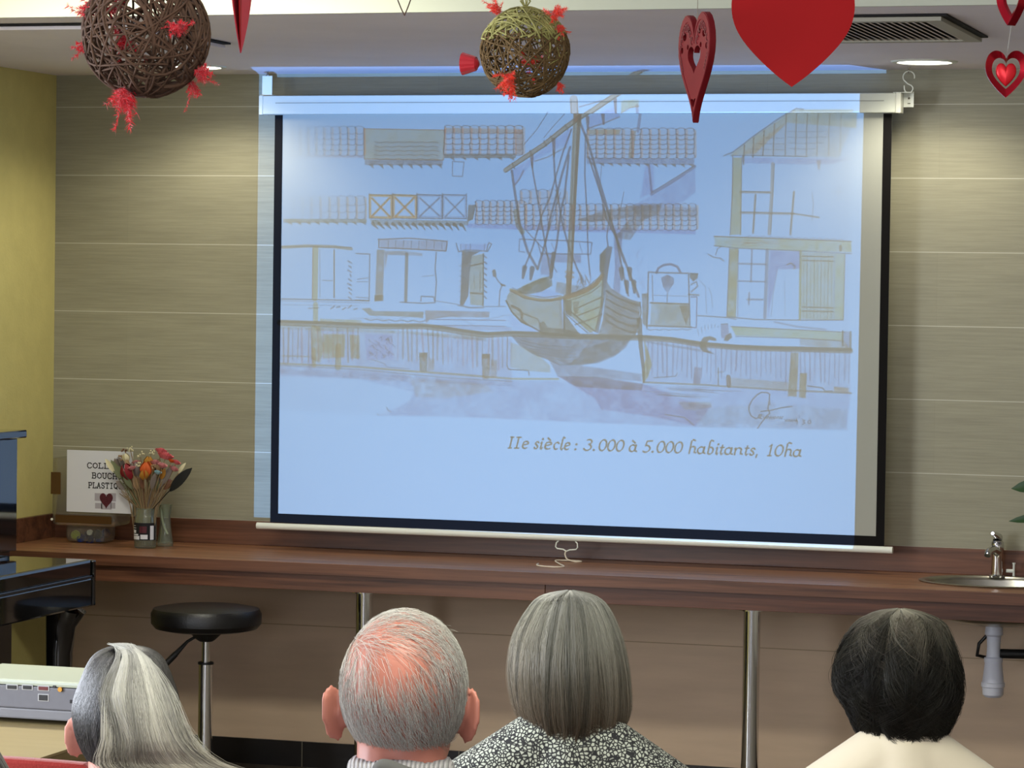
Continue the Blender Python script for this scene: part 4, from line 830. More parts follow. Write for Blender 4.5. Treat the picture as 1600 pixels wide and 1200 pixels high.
# ------------------------------------------------------------------ piano
pn = thing('upright_piano', 'glossy black upright piano standing near the yellow left wall', 'piano', (-.42, -2.0, 0))
PY0, PY1 = -2.68, -1.20
def pp_(name, mb, m, **k):
    o = obj(name, mb, m, **k); o.parent = pn; o.matrix_parent_inverse = Matrix.Translation((.42, 2.0, 0)); return o
pp_('case', MB().box((-.69, PY0+.01, .10), (-.468, PY1-.01, 1.233)).box((-.468, PY0+.02, .10), (-.453, PY1-.02, .64)), M['lacquer'], bevel=.004)
pp_('top_lid', MB().box((-.694, PY0-.012, 1.234), (-.420, PY1+.012, 1.261)), M['lacquer'], bevel=.005)
pp_('upper_panel', MB().box((-.467, PY0+.045, .86), (-.444, PY1-.01, 1.233)), M['lacquer'], bevel=.003)
pp_('key_bed', MB().box((-.468, PY0, .688), (-.168, PY1, .782)), M['lacquer'], bevel=.006)
pp_('fallboard', MB().box((-.463, PY0+.03, .783), (-.170, PY1-.012, .843)), M['lacquer'], bevel=.010)
pp_('key_slip', MB().box((-.1675, PY0+.05, .782), (-.159, PY1-.03, .792)), mat('satin_edge', (60, 60, 64), .2, metal=.6), bevel=.002)
pp_('arm', MB().box((-.468, PY1-.0115, .690), (-.162, PY1+.005, .840)), M['lacquer'], bevel=.005)
pp_('arm', MB().box((-.468, PY0-.005, .690), (-.162, PY0+.0285, .840)), M['lacquer'], bevel=.005)
for yy in (PY1-.06, PY0+.06):
    pp_('leg', MB().tube([(-.262, yy, .0), (-.262, yy, .06), (-.262, yy, .54), (-.257, yy, .63), (-.240, yy, .687)], [.045, .036, .045, .052, .070], 20), M['lacquer'])
    pp_('toe_block', MB().box((-.45, yy-.045, 0), (-.19, yy+.045, .06)), M['lacquer'], bevel=.008)
for k in (-.1, 0, .1): pp_('pedal', MB().box((-.453, -1.95+k-.018, .05), (-.37, -1.95+k+.018, .058)), M['brass'], bevel=.003)
# ------------------------------------------------------------------ stool
st = thing('rolling_stool', 'black round padded stool on a chrome gas column under the worktop', 'stool', (.086, -.85, 0)); st.scale.z = 1.03
sc_ = .5
obj('seat', MB().lathe([(0, .565), (.14, .567), (.172, .574), (.186, .590), (.187, .622), (.178, .638), (.14, .645), (.05, .648), (0, .648)], n=48), M['leatherette'], st)
obj('seat_plate', MB().lathe([(.022, .530), (.03, .535), (.06, .562), (.09, .566), (0, .567)], n=24), M['blackp'], st)
obj('column', MB().lathe([(.014, .38), (.014, .535)], n=24), M['chrome'], st)
obj('column_cover', MB().lathe([(.024, .085), (.024, .455), (.020, .458), (.020, .46)], n=24), M['chrome'], st)
obj('collar', MB().lathe([(.027, .455), (.027, .462)], n=24), M['blackp'], st)
obj('lever', MB().tube([(-.02, -.01, .553), (-.055, -.03, .53), (-.09, -.045, .49)], [.005, .005, .009], 10).tube([(-.09, -.045, .49), (-.125, -.06, .452)], [.010, .011], 12), M['blackp'], st)
bs = MB().lathe([(.035, .06), (.035, .09), (.025, .11)], n=24)
for k in range(5):
    a = 2*PI*k/5+.3; c, s = math.cos(a), math.sin(a); bs.tube([(.02*c, .02*s, .085), (.14*c, .14*s, .075), (.26*c, .26*s, .062)], [.020, .016, .012], 12)
obj('base', bs, M['blackp'], st)
for k in range(5):
    a = 2*PI*k/5+.3; c, s = math.cos(a), math.sin(a); m = MB(); mt = Matrix.Translation((.255*c, .255*s, .025)) @ Matrix.Rotation(a, 4, 'Z') @ Matrix.Rotation(R(90), 4, 'X')
    for q in (-.014, .006):
        m.add([mt @ Vector((.025*math.cos(t*PI/10), .025*math.sin(t*PI/10), q+d)) for d in (0, .010) for t in range(20)], [tuple(range(19, -1, -1)), tuple(range(20, 40))]+[(i, (i+1) % 20, 20+(i+1) % 20, 20+i) for i in range(20)])
    m.tube([(.255*c, .255*s, .028), (.255*c, .255*s, .064)], .006, 8)
    obj('caster', m, M['blackp'], st)
# ------------------------------------------------------------------ projector table and projector
ZP = .74
tb = thing('projector_table', 'pale beech table with the projector on it beside the grey ponytail', 'table', (.72, -4.2, 0))
TX0, TX1, TY0, TY1 = -.52, .515, -.38, .405
obj('tabletop', MB().box((TX0, TY0, ZP-.006), (TX1, TY1, ZP)), M['tabletop'], tb, bevel=.001)
obj('edge_frame', MB().box((TX0+.002, TY0+.002, ZP-.042), (TX1-.002, TY1-.002, ZP-.0065)), M['tableedge'], tb, bevel=.002)
for x in (TX0+.04, TX1-.04):
    for y in (TY0+.04, TY1-.04): obj('leg', MB().tube([(x, y, 0), (x, y, ZP-.043)], .02, 16), M['blackp'], tb)
pj = thing('projector', 'grey video projector with white top and a row of sockets facing back', 'projector', (.965, -3.93, ZP))
hw, hd = .172, .130
obj('lower_case', MB().box((-hw, -hd, .012), (hw, hd, .036)), mat('grey_plastic_low', (118, 118, 122), .5), pj, bevel=.004)
obj('case', MB().box((-hw-.001, -hd-.002, .0365), (hw+.001, hd, .088)), M['projgrey'], pj, bevel=.003)
obj('top_cover', MB().box((-hw-.001, -hd-.0025, .0885), (hw+.001, hd, .102)), M['projwhite'], pj, bevel=.007)
for x in (-.13, .13):
    for y in (-.11, .11): obj('foot', MB().lathe([(.012, 0.0005), (.014, .012)], (x, y, 0), 16), M['blackp'], pj)
obj('lens', MB().tube([(.085, hd-.02, .062), (.085, hd+.010, .062)], .027, 32), mat('lens_ring', (20, 20, 22), .3), pj)
yr = -hd-.0021
def port(name, px, py, w, h, m, bev=.001):
    p = at_y(px, py, -3.93+yr); x, z = p[0]-.965, p[2]-ZP
    return obj(name, MB().box((x-w/2, yr-.0012, z-h/2), (x+w/2, yr+.001, z+h/2)), m, pj, bevel=bev)
for px, py, w, h, mm in ((19, 1073.5, .024, .0085, 'portdark'), (43, 1074, .022, .0085, 'portdark'), (68, 1075.5, .024, .0085, 'portred'), (85, 1073, .008, .006, 'portdark'), (68, 1090, .022, .013, 'portdark'), (111, 1096, .006, .008, 'portdark')):
    f = port('socket_frame', px, py, w+.006, h+.004, mat('socket_frame', (165, 165, 165), .4)) if w > .01 else None
    o = port('socket', px, py, w, h, M[mm])
    if f: o.location.y -= .0012
p = at_y(95, 1077, -3.93+yr)
obj('jack', MB().tube([(p[0]-.965, yr-.006, p[2]-ZP), (p[0]-.965, yr+.002, p[2]-ZP)], .0055, 16), M['brass'], pj)
obj('label', MB().box((-.175+.005, yr-.0006, .045), (-.096, yr+.0003, .064)), M['paper'], pj, smooth=False)
lb_ = MB()
for i in range(9): lb_.box((-.160+i*.003, yr-.0009, .052), (-.1585+i*.003, yr-.0005, .058))
obj('label_mark', lb_, M['greyink'], pj, smooth=False)
# ------------------------------------------------------------------ red chairs
def make_chair(label, loc, rot, group=None):
    t = thing('red_chair', label, 'chair', loc, rot, group)
    s = MB().box((-.23, -.20, .415), (.23, .24, .475)); obj('seat', s, M['red_fabric'], t, bevel=.02)
    m = MB(); n = 12; v = []; f = []
    prof = []
    for i in range(n+1):
        u = -1+2*i/n; x = .235*u; yb_ = -.235-.0+.03*(u*u)*1.0; zt = .872-.012*u**2-.03*max(0, abs(u)-.85)/.15
        v += [(x, yb_-.018, .56), (x, yb_+.022, .56), (x, yb_+.014-.03, zt), (x, yb_-.020-.03, zt)]
    for i in range(n):
        for k in range(4): f.append((i*4+k, i*4+(k+1) % 4, (i+1)*4+(k+1) % 4, (i+1)*4+k))
    f += [(3, 2, 1, 0), tuple(n*4+k for k in range(4))]
    m.add(v, f); obj('backrest', m, M['red_fabric'], t, bevel=.008)
    for x in (-.22, .22):
        obj('leg', MB().tube([(x, .21, 0), (x, .20, .42)], .011, 12), M['blackp'], t)
        obj('leg', MB().tube([(x, -.26, 0), (x, -.20, .42), (x*.98, -.225, .62)], .011, 12), M['blackp'], t)
    return t
rc = at_y(20, 1187, -5.0)
CH0 = make_chair('empty chair with a red backrest below the projector table edge', (rc[0]+.05, -5.02, 0), R(6))
copy_thing(CH0, (2.36, -4.97, 0), R(4), 'chair with a red backrest just peeking up between the bald man and the bob-haired woman')
# ------------------------------------------------------------------ things on the worktop
# clear tub with the paper notice, standing on a low clear box of caps
bp0 = at_y(142, 845, -.16); bx, by = at_y(142, 830, -.15)[0], -.15
lbx = thing('clear_box', 'low clear plastic box holding blue bottle caps below the notice', 'box', (bx, by, ZT+.0005))
def tub(wx, wy, z0, z1, r, t=.002):
    def rr(a, b, r): 
        P = []
        for cx_, cy_, s in ((a-r, b-r, 0), (-a+r, b-r, 90), (-a+r, -b+r, 180), (a-r, -b+r, 270)):
            for k in range(5): an = R(s+k*22.5); P.append((cx_+r*math.cos(an), cy_+r*math.sin(an)))
        return P
    m = MB(); rings = [(wx-.012, wy-.012, z0), (wx-.003, wy-.003, z0+.006), (wx, wy, z0+.02), (wx, wy, z1)]
    v = []; n = 20
    for a, b, z in rings: v += [(x, y, z) for x, y in rr(a, b, r)]
    for a, b, z in ((wx-t, wy-t, z1), (wx-t, wy-t, z0+.02), (wx-.014, wy-.014, z0+t)): v += [(x, y, z) for x, y in rr(a, b, r-.001)]
    f = [tuple(range(n-1, -1, -1))]
    for i in range(6):
        for k in range(n): f.append((i*n+k, i*n+(k+1) % n, (i+1)*n+(k+1) % n, (i+1)*n+k))
    f.append(tuple(6*n+k for k in range(n))); m.add(v, f); return m
obj('tub', tub(.078, .055, 0, .060, .015), M['clear'], lbx)
rr_ = random.Random(4); capc = {'blue': (24, 48, 110), 'navy': (18, 30, 84), 'green': (150, 170, 60), 'white': (205, 215, 220), 'dark': (22, 34, 50)}
capm = {k: mat(k+'_cap', v, .4) for k, v in capc.items()}
spots = [('blue', -.02, -.035, .006, 20), ('navy', .018, -.034, .006, 70), ('blue', .050, -.030, .006, 10), ('navy', .0, -.010, .022, 40), ('blue', .035, -.012, .022, 80), ('white', .016, -.036, .034, 90), ('green', -.046, -.030, .022, 90), ('dark', -.02, .015, .006, 0), ('blue', .03, .02, .006, 0), ('navy', -.048, .012, .006, 30), ('blue', .055, .012, .026, 50), ('dark', .045, -.036, .028, 85)]
nm = {'blue': 'blue', 'navy': 'navy', 'green': 'green', 'white': 'white', 'dark': 'dark'}
CAPLAB = ['blue bottle cap lying at the front left bottom of the clear box', 'navy bottle cap at the front centre bottom of the clear box', 'blue bottle cap at the front right bottom of the clear box', 'navy bottle cap tilted on top in the middle of the heap', 'blue bottle cap standing on edge right of the middle of the heap',
 'small white bottle cap between the blue ones in the clear box', 'round green-rimmed bottle cap showing at the left inside the clear box', 'dark bottle cap at the back left bottom of the clear box', 'blue bottle cap at the back right bottom of the clear box', 'navy bottle cap at the left behind the green-rimmed one', 'blue bottle cap at the right end on top of the heap', 'dark bottle cap standing on edge at the front right of the heap']
for i, (c, x, y, z, tl) in enumerate(spots):
    r = .017 if c != 'white' else .010
    prof = [(0, 0), (r, 0), (r, .012), (r-.002, .012), (r-.002, .002), (0, .002)]
    m = MB().lathe(prof, n=24, cap=False)
    o = obj('bottle_cap', m, capm[c], deg=40); o.location = (bx+x, by+y, ZT+.002+z+(.0 if tl < 60 else .002)); o.rotation_euler = (R(tl), 0, R(rr_.uniform(-20, 20)))
    lab = CAPLAB[i]
    tag(o, lab, 'bottle cap', 'bottle caps in the clear box')
tt = thing('clear_tub', 'large clear plastic tub carrying the paper notice, standing on the low box', 'tub', (bx+.003, by, ZT+.062))
obj('tub', tub(.128, .085, 0, .245, .03), M['clear'], tt)
obj('brown_band', MB().box((-.105, -.0865, .012), (.118, -.0855, .040)), M['tape'], tt, smooth=False)
obj('brown_tape', MB().box((-.124, -.0868, .115), (-.085, -.0856, .195)), M['tape'], tt, smooth=False)
obj('brown_tape', MB().box((.095, -.0868, .20), (.13, -.0856, .246)), M['tape'], tt, smooth=False)
obj('rivet', MB().ball((-.118, -.088, .022), .005, 12, 8), M['white'], tt)
no = thing('paper_notice', 'white paper notice with black capitals and a dark red heart', 'notice', (bx+.003, by-.0885, ZT+.062))
p0 = at(104, 799, by-.0885); p1 = at(208, 706, by-.0885)
X0, X1, Z0, Z1 = p0.x-bx-.003, p1.x-bx-.003, p0.z-ZT-.062, p1.z-ZT-.062
obj('sheet', MB().box((X0, -.0004, Z0), (X1, .0004, Z1)), M['paper'], no, smooth=False)
# capitals as strokes with slab serifs
CAPS = {'C': [[(.95, .8), (.7, 1), (.3, 1), (.05, .7), (.05, .3), (.3, 0), (.7, 0), (.95, .2)]], 'O': [[(.5, 1), (.1, .8), (.05, .5), (.1, .2), (.5, 0), (.9, .2), (.95, .5), (.9, .8), (.5, 1)]],
 'L': [[(.2, 1), (.2, 0), (.95, 0), (.95, .25)], [(0, 1), (.45, 1)], [(0, 0), (.3, 0)]], 'E': [[(.95, .8), (.95, 1), (.15, 1), (.15, 0), (.95, 0), (.95, .2)], [(.15, .5), (.7, .5)]],
 'T': [[(.05, .8), (.05, 1), (.95, 1), (.95, .8)], [(.5, 1), (.5, 0)], [(.3, 0), (.7, 0)]], 'B': [[(.15, 0), (.15, 1), (.7, 1), (.85, .78), (.7, .53), (.15, .53)], [(.7, .53), (.95, .3), (.75, 0), (0, 0)], [(0, 1), (.2, 1)]],
 'U': [[(.15, 1), (.15, .25), (.4, 0), (.65, 0), (.85, .25), (.85, 1)], [(0, 1), (.35, 1)], [(.7, 1), (1, 1)]], 'H': [[(.15, 0), (.15, 1)], [(.85, 0), (.85, 1)], [(.15, .5), (.85, .5)], [(0, 0), (.3, 0)], [(.7, 0), (1, 0)], [(0, 1), (.3, 1)], [(.7, 1), (1, 1)]],
 'N': [[(.15, 0), (.15, 1), (.85, 0), (.85, 1)], [(0, 0), (.3, 0)], [(.7, 1), (1, 1)]], 'S': [[(.9, .75), (.7, 1), (.3, 1), (.1, .78), (.3, .55), (.7, .47), (.92, .25), (.7, 0), (.3, 0), (.08, .22)]],
 'P': [[(.15, 0), (.15, 1), (.75, 1), (.95, .75), (.75, .48), (.15, .48)], [(0, 0), (.35, 0)], [(0, 1), (.15, 1)]], 'A': [[(.1, 0), (.5, 1), (.9, 0)], [(.25, .35), (.75, .35)], [(0, 0), (.25, 0)], [(.75, 0), (1, 0)]],
 'I': [[(.5, 0), (.5, 1)], [(.25, 0), (.75, 0)], [(.25, 1), (.75, 1)]], 'Q': [[(.5, 1), (.1, .8), (.05, .5), (.1, .2), (.5, 0), (.9, .2), (.95, .5), (.9, .8), (.5, 1)], [(.55, .2), (.95, -.1)]]}
def ribbon(mb, pts, w, y):
    for a, b in zip(pts[:-1], pts[1:]):
        a, b = Vector((a[0], 0, a[1])), Vector((b[0], 0, b[1])); d = (b-a); 
        if d.length < 1e-7: continue
        d.normalize(); a = a-d*w*.4; b = b+d*w*.4; s = Vector((-d.z, 0, d.x))*w*.5
        mb.add([(p.x, y, p.z) for p in (a-s, b-s, b+s, a+s)], [(0, 1, 2, 3)])
def textline(word, px, py, wpx, hpx, gap=.22):
    m = MB(); y = by-.0885; o = at(px, py, y); s = (at(px+10, py, y)-o).x/10; x = o.x-bx-.003; z = o.z-ZT-.062
    for ch in word:
        for stk in CAPS[ch]: ribbon(m, [(x+u*wpx*s, z+v*hpx*s) for u, v in stk], 1.35*s, -.00075)
        x += wpx*s*(1+gap)
    return m
obj('lettering', textline('COLLECTE', 136.5, 731, 7.2, 7.2), M['ink'], no, smooth=False, fix=False)
obj('lettering', textline('BOUCHONS', 144, 747, 6.6, 7.6), M['ink'], no, smooth=False, fix=False)
obj('lettering', textline('PLASTIQUES', 138.5, 762, 5.4, 7.6), M['ink'], no, smooth=False, fix=False)
ph = at(166, 796, by-.0885); hx_, hz_ = ph.x-bx-.003, ph.z-ZT-.062
gb = MB()
for a, b in (((-.044, .002), (-.016, .022)), ((.018, .004), (.036, .026)), ((-.046, .030), (-.018, .058)), ((.016, .030), (.038, .060)), ((-.02, .0), (.02, .055))): gb.box((hx_+a[0], -.0006, hz_+a[1]), (hx_+b[0], -.0003, hz_+b[1]))
obj('faint_print', gb, M['greyink'], no, smooth=False)
hm = fill_curve([heart(.052, .058)], .0002); o = obj('printed_heart', hm, M['maroon'], no, smooth=False); o.location = (hx_, -.0010, hz_+.001)
# jar of paper and dried flowers
jx, jy = at_y(227, 850, -.30)[0], -.30
jr = thing('glass_jar', 'glass jar with a black and white label holding the flower bunch', 'jar', (jx, jy, ZT+.0005))
obj('glass', MB().lathe([(.0, 0), (.036, 0), (.040, .006), (.040, .105), (.036, .118), (.034, .122), (.034, .142), (.0325, .142), (.0325, .120), (.038, .104), (.038, .008), (0, .004)], n=40, cap=False), M['glass'], jr)
obj('rim', MB().tube([(.0345*math.cos(a*PI/16), .0345*math.sin(a*PI/16), .142) for a in range(32)], .0016, 8, closed=True), M['glass'], jr)
def wrap(z0, z1, a0, a1, r, n=14):
    v = []; f = []
    for i in range(n+1):
        a = R(a0+(a1-a0)*i/n); v += [(r*math.cos(a), r*math.sin(a), z0), (r*math.cos(a), r*math.sin(a), z1)]
    for i in range(n): f.append((2*i, 2*i+2, 2*i+3, 2*i+1))
    return MB().add(v, f)
lab = obj('label', wrap(.030, .092, 185, 355, .0406), M['ink'], jr, fix=False)
for z0, z1, a0, a1, mm in ((.032, .045, 190, 262, 'paper'), (.047, .052, 190, 255, 'paper'), (.055, .066, 188, 240, 'paper'), (.072, .074, 190, 240, 'paper'), (.080, .082, 190, 236, 'paper'), (.032, .082, 318, 340, 'paper'), (.056, .080, 262, 300, 'maroon'), (.034, .050, 268, 305, 'paper')):
    obj('label_print', wrap(z0, z1, a0, a1, .0409), M[mm], lab, fix=False)
va = thing('glass_vase', 'slim empty clear glass vase half hidden behind the label jar', 'vase', (at_y(258, 840, -.19)[0], -.19, ZT+.0005))
obj('glass', MB().lathe([(0, 0), (.028, 0), (.030, .01), (.022, .06), (.018, .11), (.026, .150), (.0245, .150), (.0165, .11), (.020, .06), (.027, .012), (0, .006)], n=32, cap=False), M['glass'], va)
obj('green_ribbon', MB().tube(catmull([(-.014, -.014, .15), (-.004, -.024, .11), (.006, -.024, .07), (.02, -.024, .045)]), .004, 8), mat('pale_green_ribbon', (140, 150, 124), .6), va)
# the flowers
FCOL = {'cream': (206, 198, 160), 'green': (104, 110, 78), 'red': (132, 24, 34), 'pink': (216, 112, 116), 'rose': (206, 140, 140), 'orange': (206, 92, 36), 'ochre': (170, 118, 40), 'brown': (112, 76, 54), 'black': (16, 18, 18), 'blue': (160, 196, 204), 'grey': (120, 110, 104), 'tan': (150, 122, 90)}
FM = {k: mat(k+'_petals', v, .7) for k, v in FCOL.items()}
M['stem'] = mat('dry_stem', (138, 116, 84), .8)
J = Vector((jx, jy, ZT))
def flower(px, py, dy, col, size, kind, label, stemc='stem'):
    size *= 1.6
    hd_ = at(px, py, jy+dy); foot = J+Vector((rr_.uniform(-.018, .018), rr_.uniform(-.015, .015), .012)); 
    t = thing('flower', label, 'flower', hd_, 0, 'flowers in the label jar'); d = (hd_-foot); dn = d.normalized()
    neck = J+Vector((d.x*.22, d.y*.3, .138)); neck = Vector((max(jx-.027, min(jx+.027, neck.x)), max(jy-.02, min(jy+.02, neck.y)), neck.z))
    obj('stem', MB().tube([foot-hd_, neck-hd_, neck-hd_+(hd_-neck)*.55+Vector((0, 0, .003)), -dn*size*.2], .0016, 7), M[stemc] if stemc in M else FM[stemc], t)
    ax = (hd_-neck).normalized(); q = Vector((0, 0, 1)).rotation_difference(ax).to_matrix().to_4x4()
    if kind == 'tulip':
        for k in range(5):
            a = 2*PI*k/5+rr_.random(); m = MB(); v = []; f = []; n = 6
            for i in range(n+1):
                s = i/n; rad = size*(.16+.34*math.sin(PI*min(1, s*.85+.08))); w = size*.34*math.sin(PI*min(1, s*.9+.08)); z = size*(s*1.3-.35)
                for u in (-1, 0, 1):
                    p = Vector((rad*math.cos(a)-u*w*math.sin(a), rad*math.sin(a)+u*w*math.cos(a), z)); v.append(q @ p)
            for i in range(n):
                for u in range(2): f.append((i*3+u, i*3+u+1, i*3+4+u, i*3+3+u))
            m.add(v, f); obj('petal', m, FM[col], t, fix=False)
    elif kind == 'rose':
        m = MB()
        for L_ in range(4):
            rad = size*(.18+.15*L_); n = 5+L_
            for k in range(n):
                a = 2*PI*k/n+L_*.6; v = []; f = []
                for i in range(5):
                    s = i/4; rr2 = rad*(.55+.5*s); zz = size*(.55*s-.25-.06*L_*s)
                    for u in (-1, 0, 1): v.append(q @ Vector((rr2*math.cos(a+u*.55), rr2*math.sin(a+u*.55), zz-abs(u)*size*.08*s)))
                for i in range(4):
                    for u in range(2): f.append((i*3+u, i*3+u+1, i*3+4+u, i*3+3+u))
                m.add(v, f)
        obj('blossom', m, FM[col], t, fix=False)
    elif kind == 'leaf':
        m = leafmesh(q @ Vector((0, 0, -size*.9)), q @ Vector((0, 0, size)), size*.62, .004, 7); obj('leaf', m, FM[col], t)
    else:
        m = MB()
        for k in range(9):
            p = Vector((rr_.uniform(-.5, .5), rr_.uniform(-.5, .5), rr_.uniform(-.2, .6)))*size; m.ball(q @ p, size*.17, 8, 6)
        obj('buds', m, FM[col], t)
    return t
for a in ((172, 728, -.02, 'cream', .020, 'leaf', 'cream pointed flower at the far left of the bunch', 'green'),
          (182, 734, -.01, 'green', .026, 'leaf', 'green folded leaf beside the cream flower at the left of the bunch', 'green'), (190, 740, .01, 'green', .022, 'leaf', 'dull green leaf left of the red tulip in the bunch', 'green'),
          (192, 716, .02, 'tan', .016, 'buds', 'tan dried sprig rising above the red tulip'), (198, 718, 0, 'cream', .015, 'tulip', 'small cream flower above the red tulip'),
          (201, 742, -.03, 'red', .028, 'tulip', 'dark red tulip in the left half of the bunch'), (213, 722, .01, 'rose', .017, 'rose', 'pale rosy flower above the grey tulip'), (212, 738, -.01, 'grey', .024, 'tulip', 'grey-mauve tulip between the red and the orange ones'),
          (204, 703, .03, 'cream', .012, 'buds', 'cream bud sprig at the top left of the bunch'), (220, 712, .03, 'cream', .014, 'buds', 'cream bud sprig in the top middle of the bunch'), (229, 738, -.03, 'orange', .026, 'tulip', 'orange tulip in the middle of the bunch'), (232, 726, 0, 'ochre', .020, 'tulip', 'ochre yellow flower above the orange tulip'),
          (236, 708, .03, 'cream', .012, 'buds', 'cream bud sprig left of the big pink flower'), (243, 722, .0, 'rose', .020, 'rose', 'pale pink flower below left of the big pink one'), (259, 712, .02, 'pink', .030, 'rose', 'big pink flower at the top right of the bunch'), (268, 720, .0, 'orange', .012, 'rose', 'small orange flower under the big pink one'),
          (247, 738, -.03, 'blue', .014, 'rose', 'small pale blue flower right of the orange tulip'), (272, 732, .0, 'rose', .018, 'rose', 'rosy flower at the right of the bunch above the black leaf'), (284, 732, .01, 'cream', .016, 'leaf', 'cream curled petal flower at the far right of the bunch'),
          (282, 750, -.01, 'black', .040, 'leaf', 'black glossy leaf sticking out at the right of the bunch', 'black'), (262, 742, .0, 'grey', .026, 'leaf', 'grey leaf between the blue flower and the black leaf', 'grey'), (222, 752, -.02, 'brown', .020, 'leaf', 'brown leaf low in the middle of the bunch', 'brown'), (196, 706, .03, 'brown', .012, 'buds', 'brown dried sprig at the top left of the bunch, against the notice corner'),
          (218, 728, -.01, 'cream', .014, 'buds', 'cream bud cluster between the grey tulip and the ochre flower'), (252, 704, .04, 'pink', .022, 'rose', 'pink blossom behind the big pink flower'), (239, 730, -.04, 'tan', .014, 'buds', 'tan seed sprig right of the orange tulip'),
          (206, 731, -.05, 'rose', .015, 'rose', 'pinkish flower in front of the dark red tulip'), (254, 727, -.04, 'rose', .018, 'rose', 'pale pink blossom in front of the bunch under the big pink flower'), (276, 722, .02, 'pink', .016, 'rose', 'pink blossom at the upper right end of the bunch'),
          (225, 745, -.05, 'ochre', .018, 'tulip', 'ochre tulip low in front of the orange one'), (199, 750, -.03, 'green', .024, 'leaf', 'olive leaf below the dark red tulip', 'green'), (240, 752, -.03, 'grey', .022, 'leaf', 'grey-brown leaf low at the right of the orange tulip', 'grey'),
          (212, 755, -.02, 'tan', .020, 'leaf', 'tan leaf low at the left of the brown leaf', 'tan'), (187, 727, .03, 'grey', .020, 'tulip', 'grey-green tulip right of the cream pointed flower')):
    flower(*a)
for i in range(34):
    k_ = ('grey', 'tan', 'brown', 'green', 'ochre', 'rose')[i % 6]; hd_ = at(226+rr_.uniform(-38, 42), 738+rr_.uniform(-16, 22), jy+rr_.uniform(-.01, .04)); up_ = (hd_-J-Vector((0, 0, .13))).normalized()
    o = obj('dried_leaf', leafmesh(-up_*.022, up_*.022+Vector((rr_.uniform(-.006, .006), 0, 0)), rr_.uniform(.016, .026), .004, 6), FM[k_]); o.location = hd_; tag(o, 'small dull dried leaf packed among the flowers in the label jar', 'leaf', 'dried leaves in the label jar')
    q_ = MB().tube([J+Vector(((hd_.x-jx)*.3, rr_.uniform(-.014, .014), .013))-hd_, J+Vector(((hd_.x-jx)*.55, rr_.uniform(-.016, .016), .139))-hd_, -up_*.02], .0014, 6); obj('stalk', q_, M['stem'], o)
for i in range(46): 
    a = rr_.uniform(-1, 1); hd_ = at(226+a*40+rr_.uniform(-6, 6), 752+rr_.uniform(-10, 24), jy+rr_.uniform(-.02, .03)); 
    base = J+Vector((a*.012, rr_.uniform(-.015, .015), .012)); nk = J+Vector((a*.024, rr_.uniform(-.018, .018), .140))
    o = obj('dry_twig', MB().tube([base, nk, hd_], [.0018, .0018, .0012], 6), M['stem']); tag(o, 'thin tan dried stem among the flowers in the label jar', 'twig', 'dried stems in the label jar')
# ------------------------------------------------------------------ hanging decorations
def hang(t, top, z1=None, r=.0006, name='string', m='thread'):
    L_ = ZM-t.location.z; obj(name, MB().tube([top, (top[0], top[1], L_)], r, 5), M[m], t)
rg = np.random.RandomState(11)
def tuft(mb, c, d, ln, n=70, w=.0016, spread=.6):
    """fluffy feathers: a few curved quills with fine barbs all along them"""
    c = Vector(c); d = Vector(d).normalized()
    for q in range(max(7, n//7)):
        e = (d+Vector(rg.randn(3))*spread*.55).normalized(); bd = Vector(rg.randn(3))*.35; L_ = ln*(.55+.55*rg.rand()); o = c+Vector(rg.randn(3))*ln*.10
        for i in range(80):
            t = rg.rand()**.8; p = o+(e*t+bd*t*t)*L_; pr = e.cross(Vector(rg.randn(3))).normalized(); f_ = (e*.55+pr*.8).normalized(); bl = ln*.42*(.35+.65*rg.rand())*(1-.35*t)
            side = f_.cross(Vector(rg.randn(3))).normalized()*.00050; g_ = Vector((0, 0, -1))*bl*.12; v = []
            for k in range(3): s_ = k/2; x = p+f_*bl*s_+g_*s_*s_; v += [x-side*(1-.8*s_), x+side*(1-.8*s_)]
            mb.add(v, [(0, 1, 3, 2), (2, 3, 5, 4)])
def yarn_ball(name, c, r, n, rad, m, zlo=-1, zhi=1, parent=None, seed=1, lumps=.0):
    g = np.random.RandomState(seed); mb = MB(); made = 0
    while made < n:
        ax = g.randn(3); ax /= np.linalg.norm(ax); off = g.uniform(-.72, .72); R_ = r*g.uniform(.955, 1.01)
        u = np.cross(ax, [0, 0, 1.0]); u /= np.linalg.norm(u); v = np.cross(ax, u); k = math.sqrt(1-off*off); ph0 = g.rand()*2*PI; span = 2*PI*g.uniform(.35, 1.0); m_ = 22
        P = []
        wob = g.randn(3)*.10; drift = g.uniform(-.5, .5)
        for i in range(m_+1):
            a = ph0+span*i/m_; oo = off+drift*(i/m_-.5)*.7+.05*math.sin(3*a+wob[0]*20); oo = max(-.95, min(.95, oo)); kk = math.sqrt(1-oo*oo)
            P.append(Vector((u*math.cos(a)+v*math.sin(a))*kk+ax*oo)*R_)
        made += 1
        Q = [p for p in P if zlo*r <= p.z <= zhi*r]
        if len(Q) < 4: continue
        # keep the longest unbroken run
        runs = []; cur = []
        for p in P:
            if zlo*r <= p.z <= zhi*r: cur.append(p)
            else:
                if len(cur) > 2: runs.append(cur)
                cur = []
        if len(cur) > 2: runs.append(cur)
        for q in runs: mb.tube(q, rad*g.uniform(.7, 1.25), 5)
    return obj(name, mb, m, parent, fix=False, deg=180)
def ball_at(px, py, y, rpx):
    c = at(px, py, y); e = at(px+rpx, py, y); return c, abs(e.x-c.x)*math.cos(R(17))
c1, r1 = ball_at(228, 53, -6.2, 99)
r1 = 99/1038
b1 = thing('twine_ball', 'large open ball of dark brown twine with red feathers, at the upper left', 'ornament', c1, 0)
yarn_ball('twine', c1, r1, 84, .0018, M['twine'], parent=b1, seed=3)
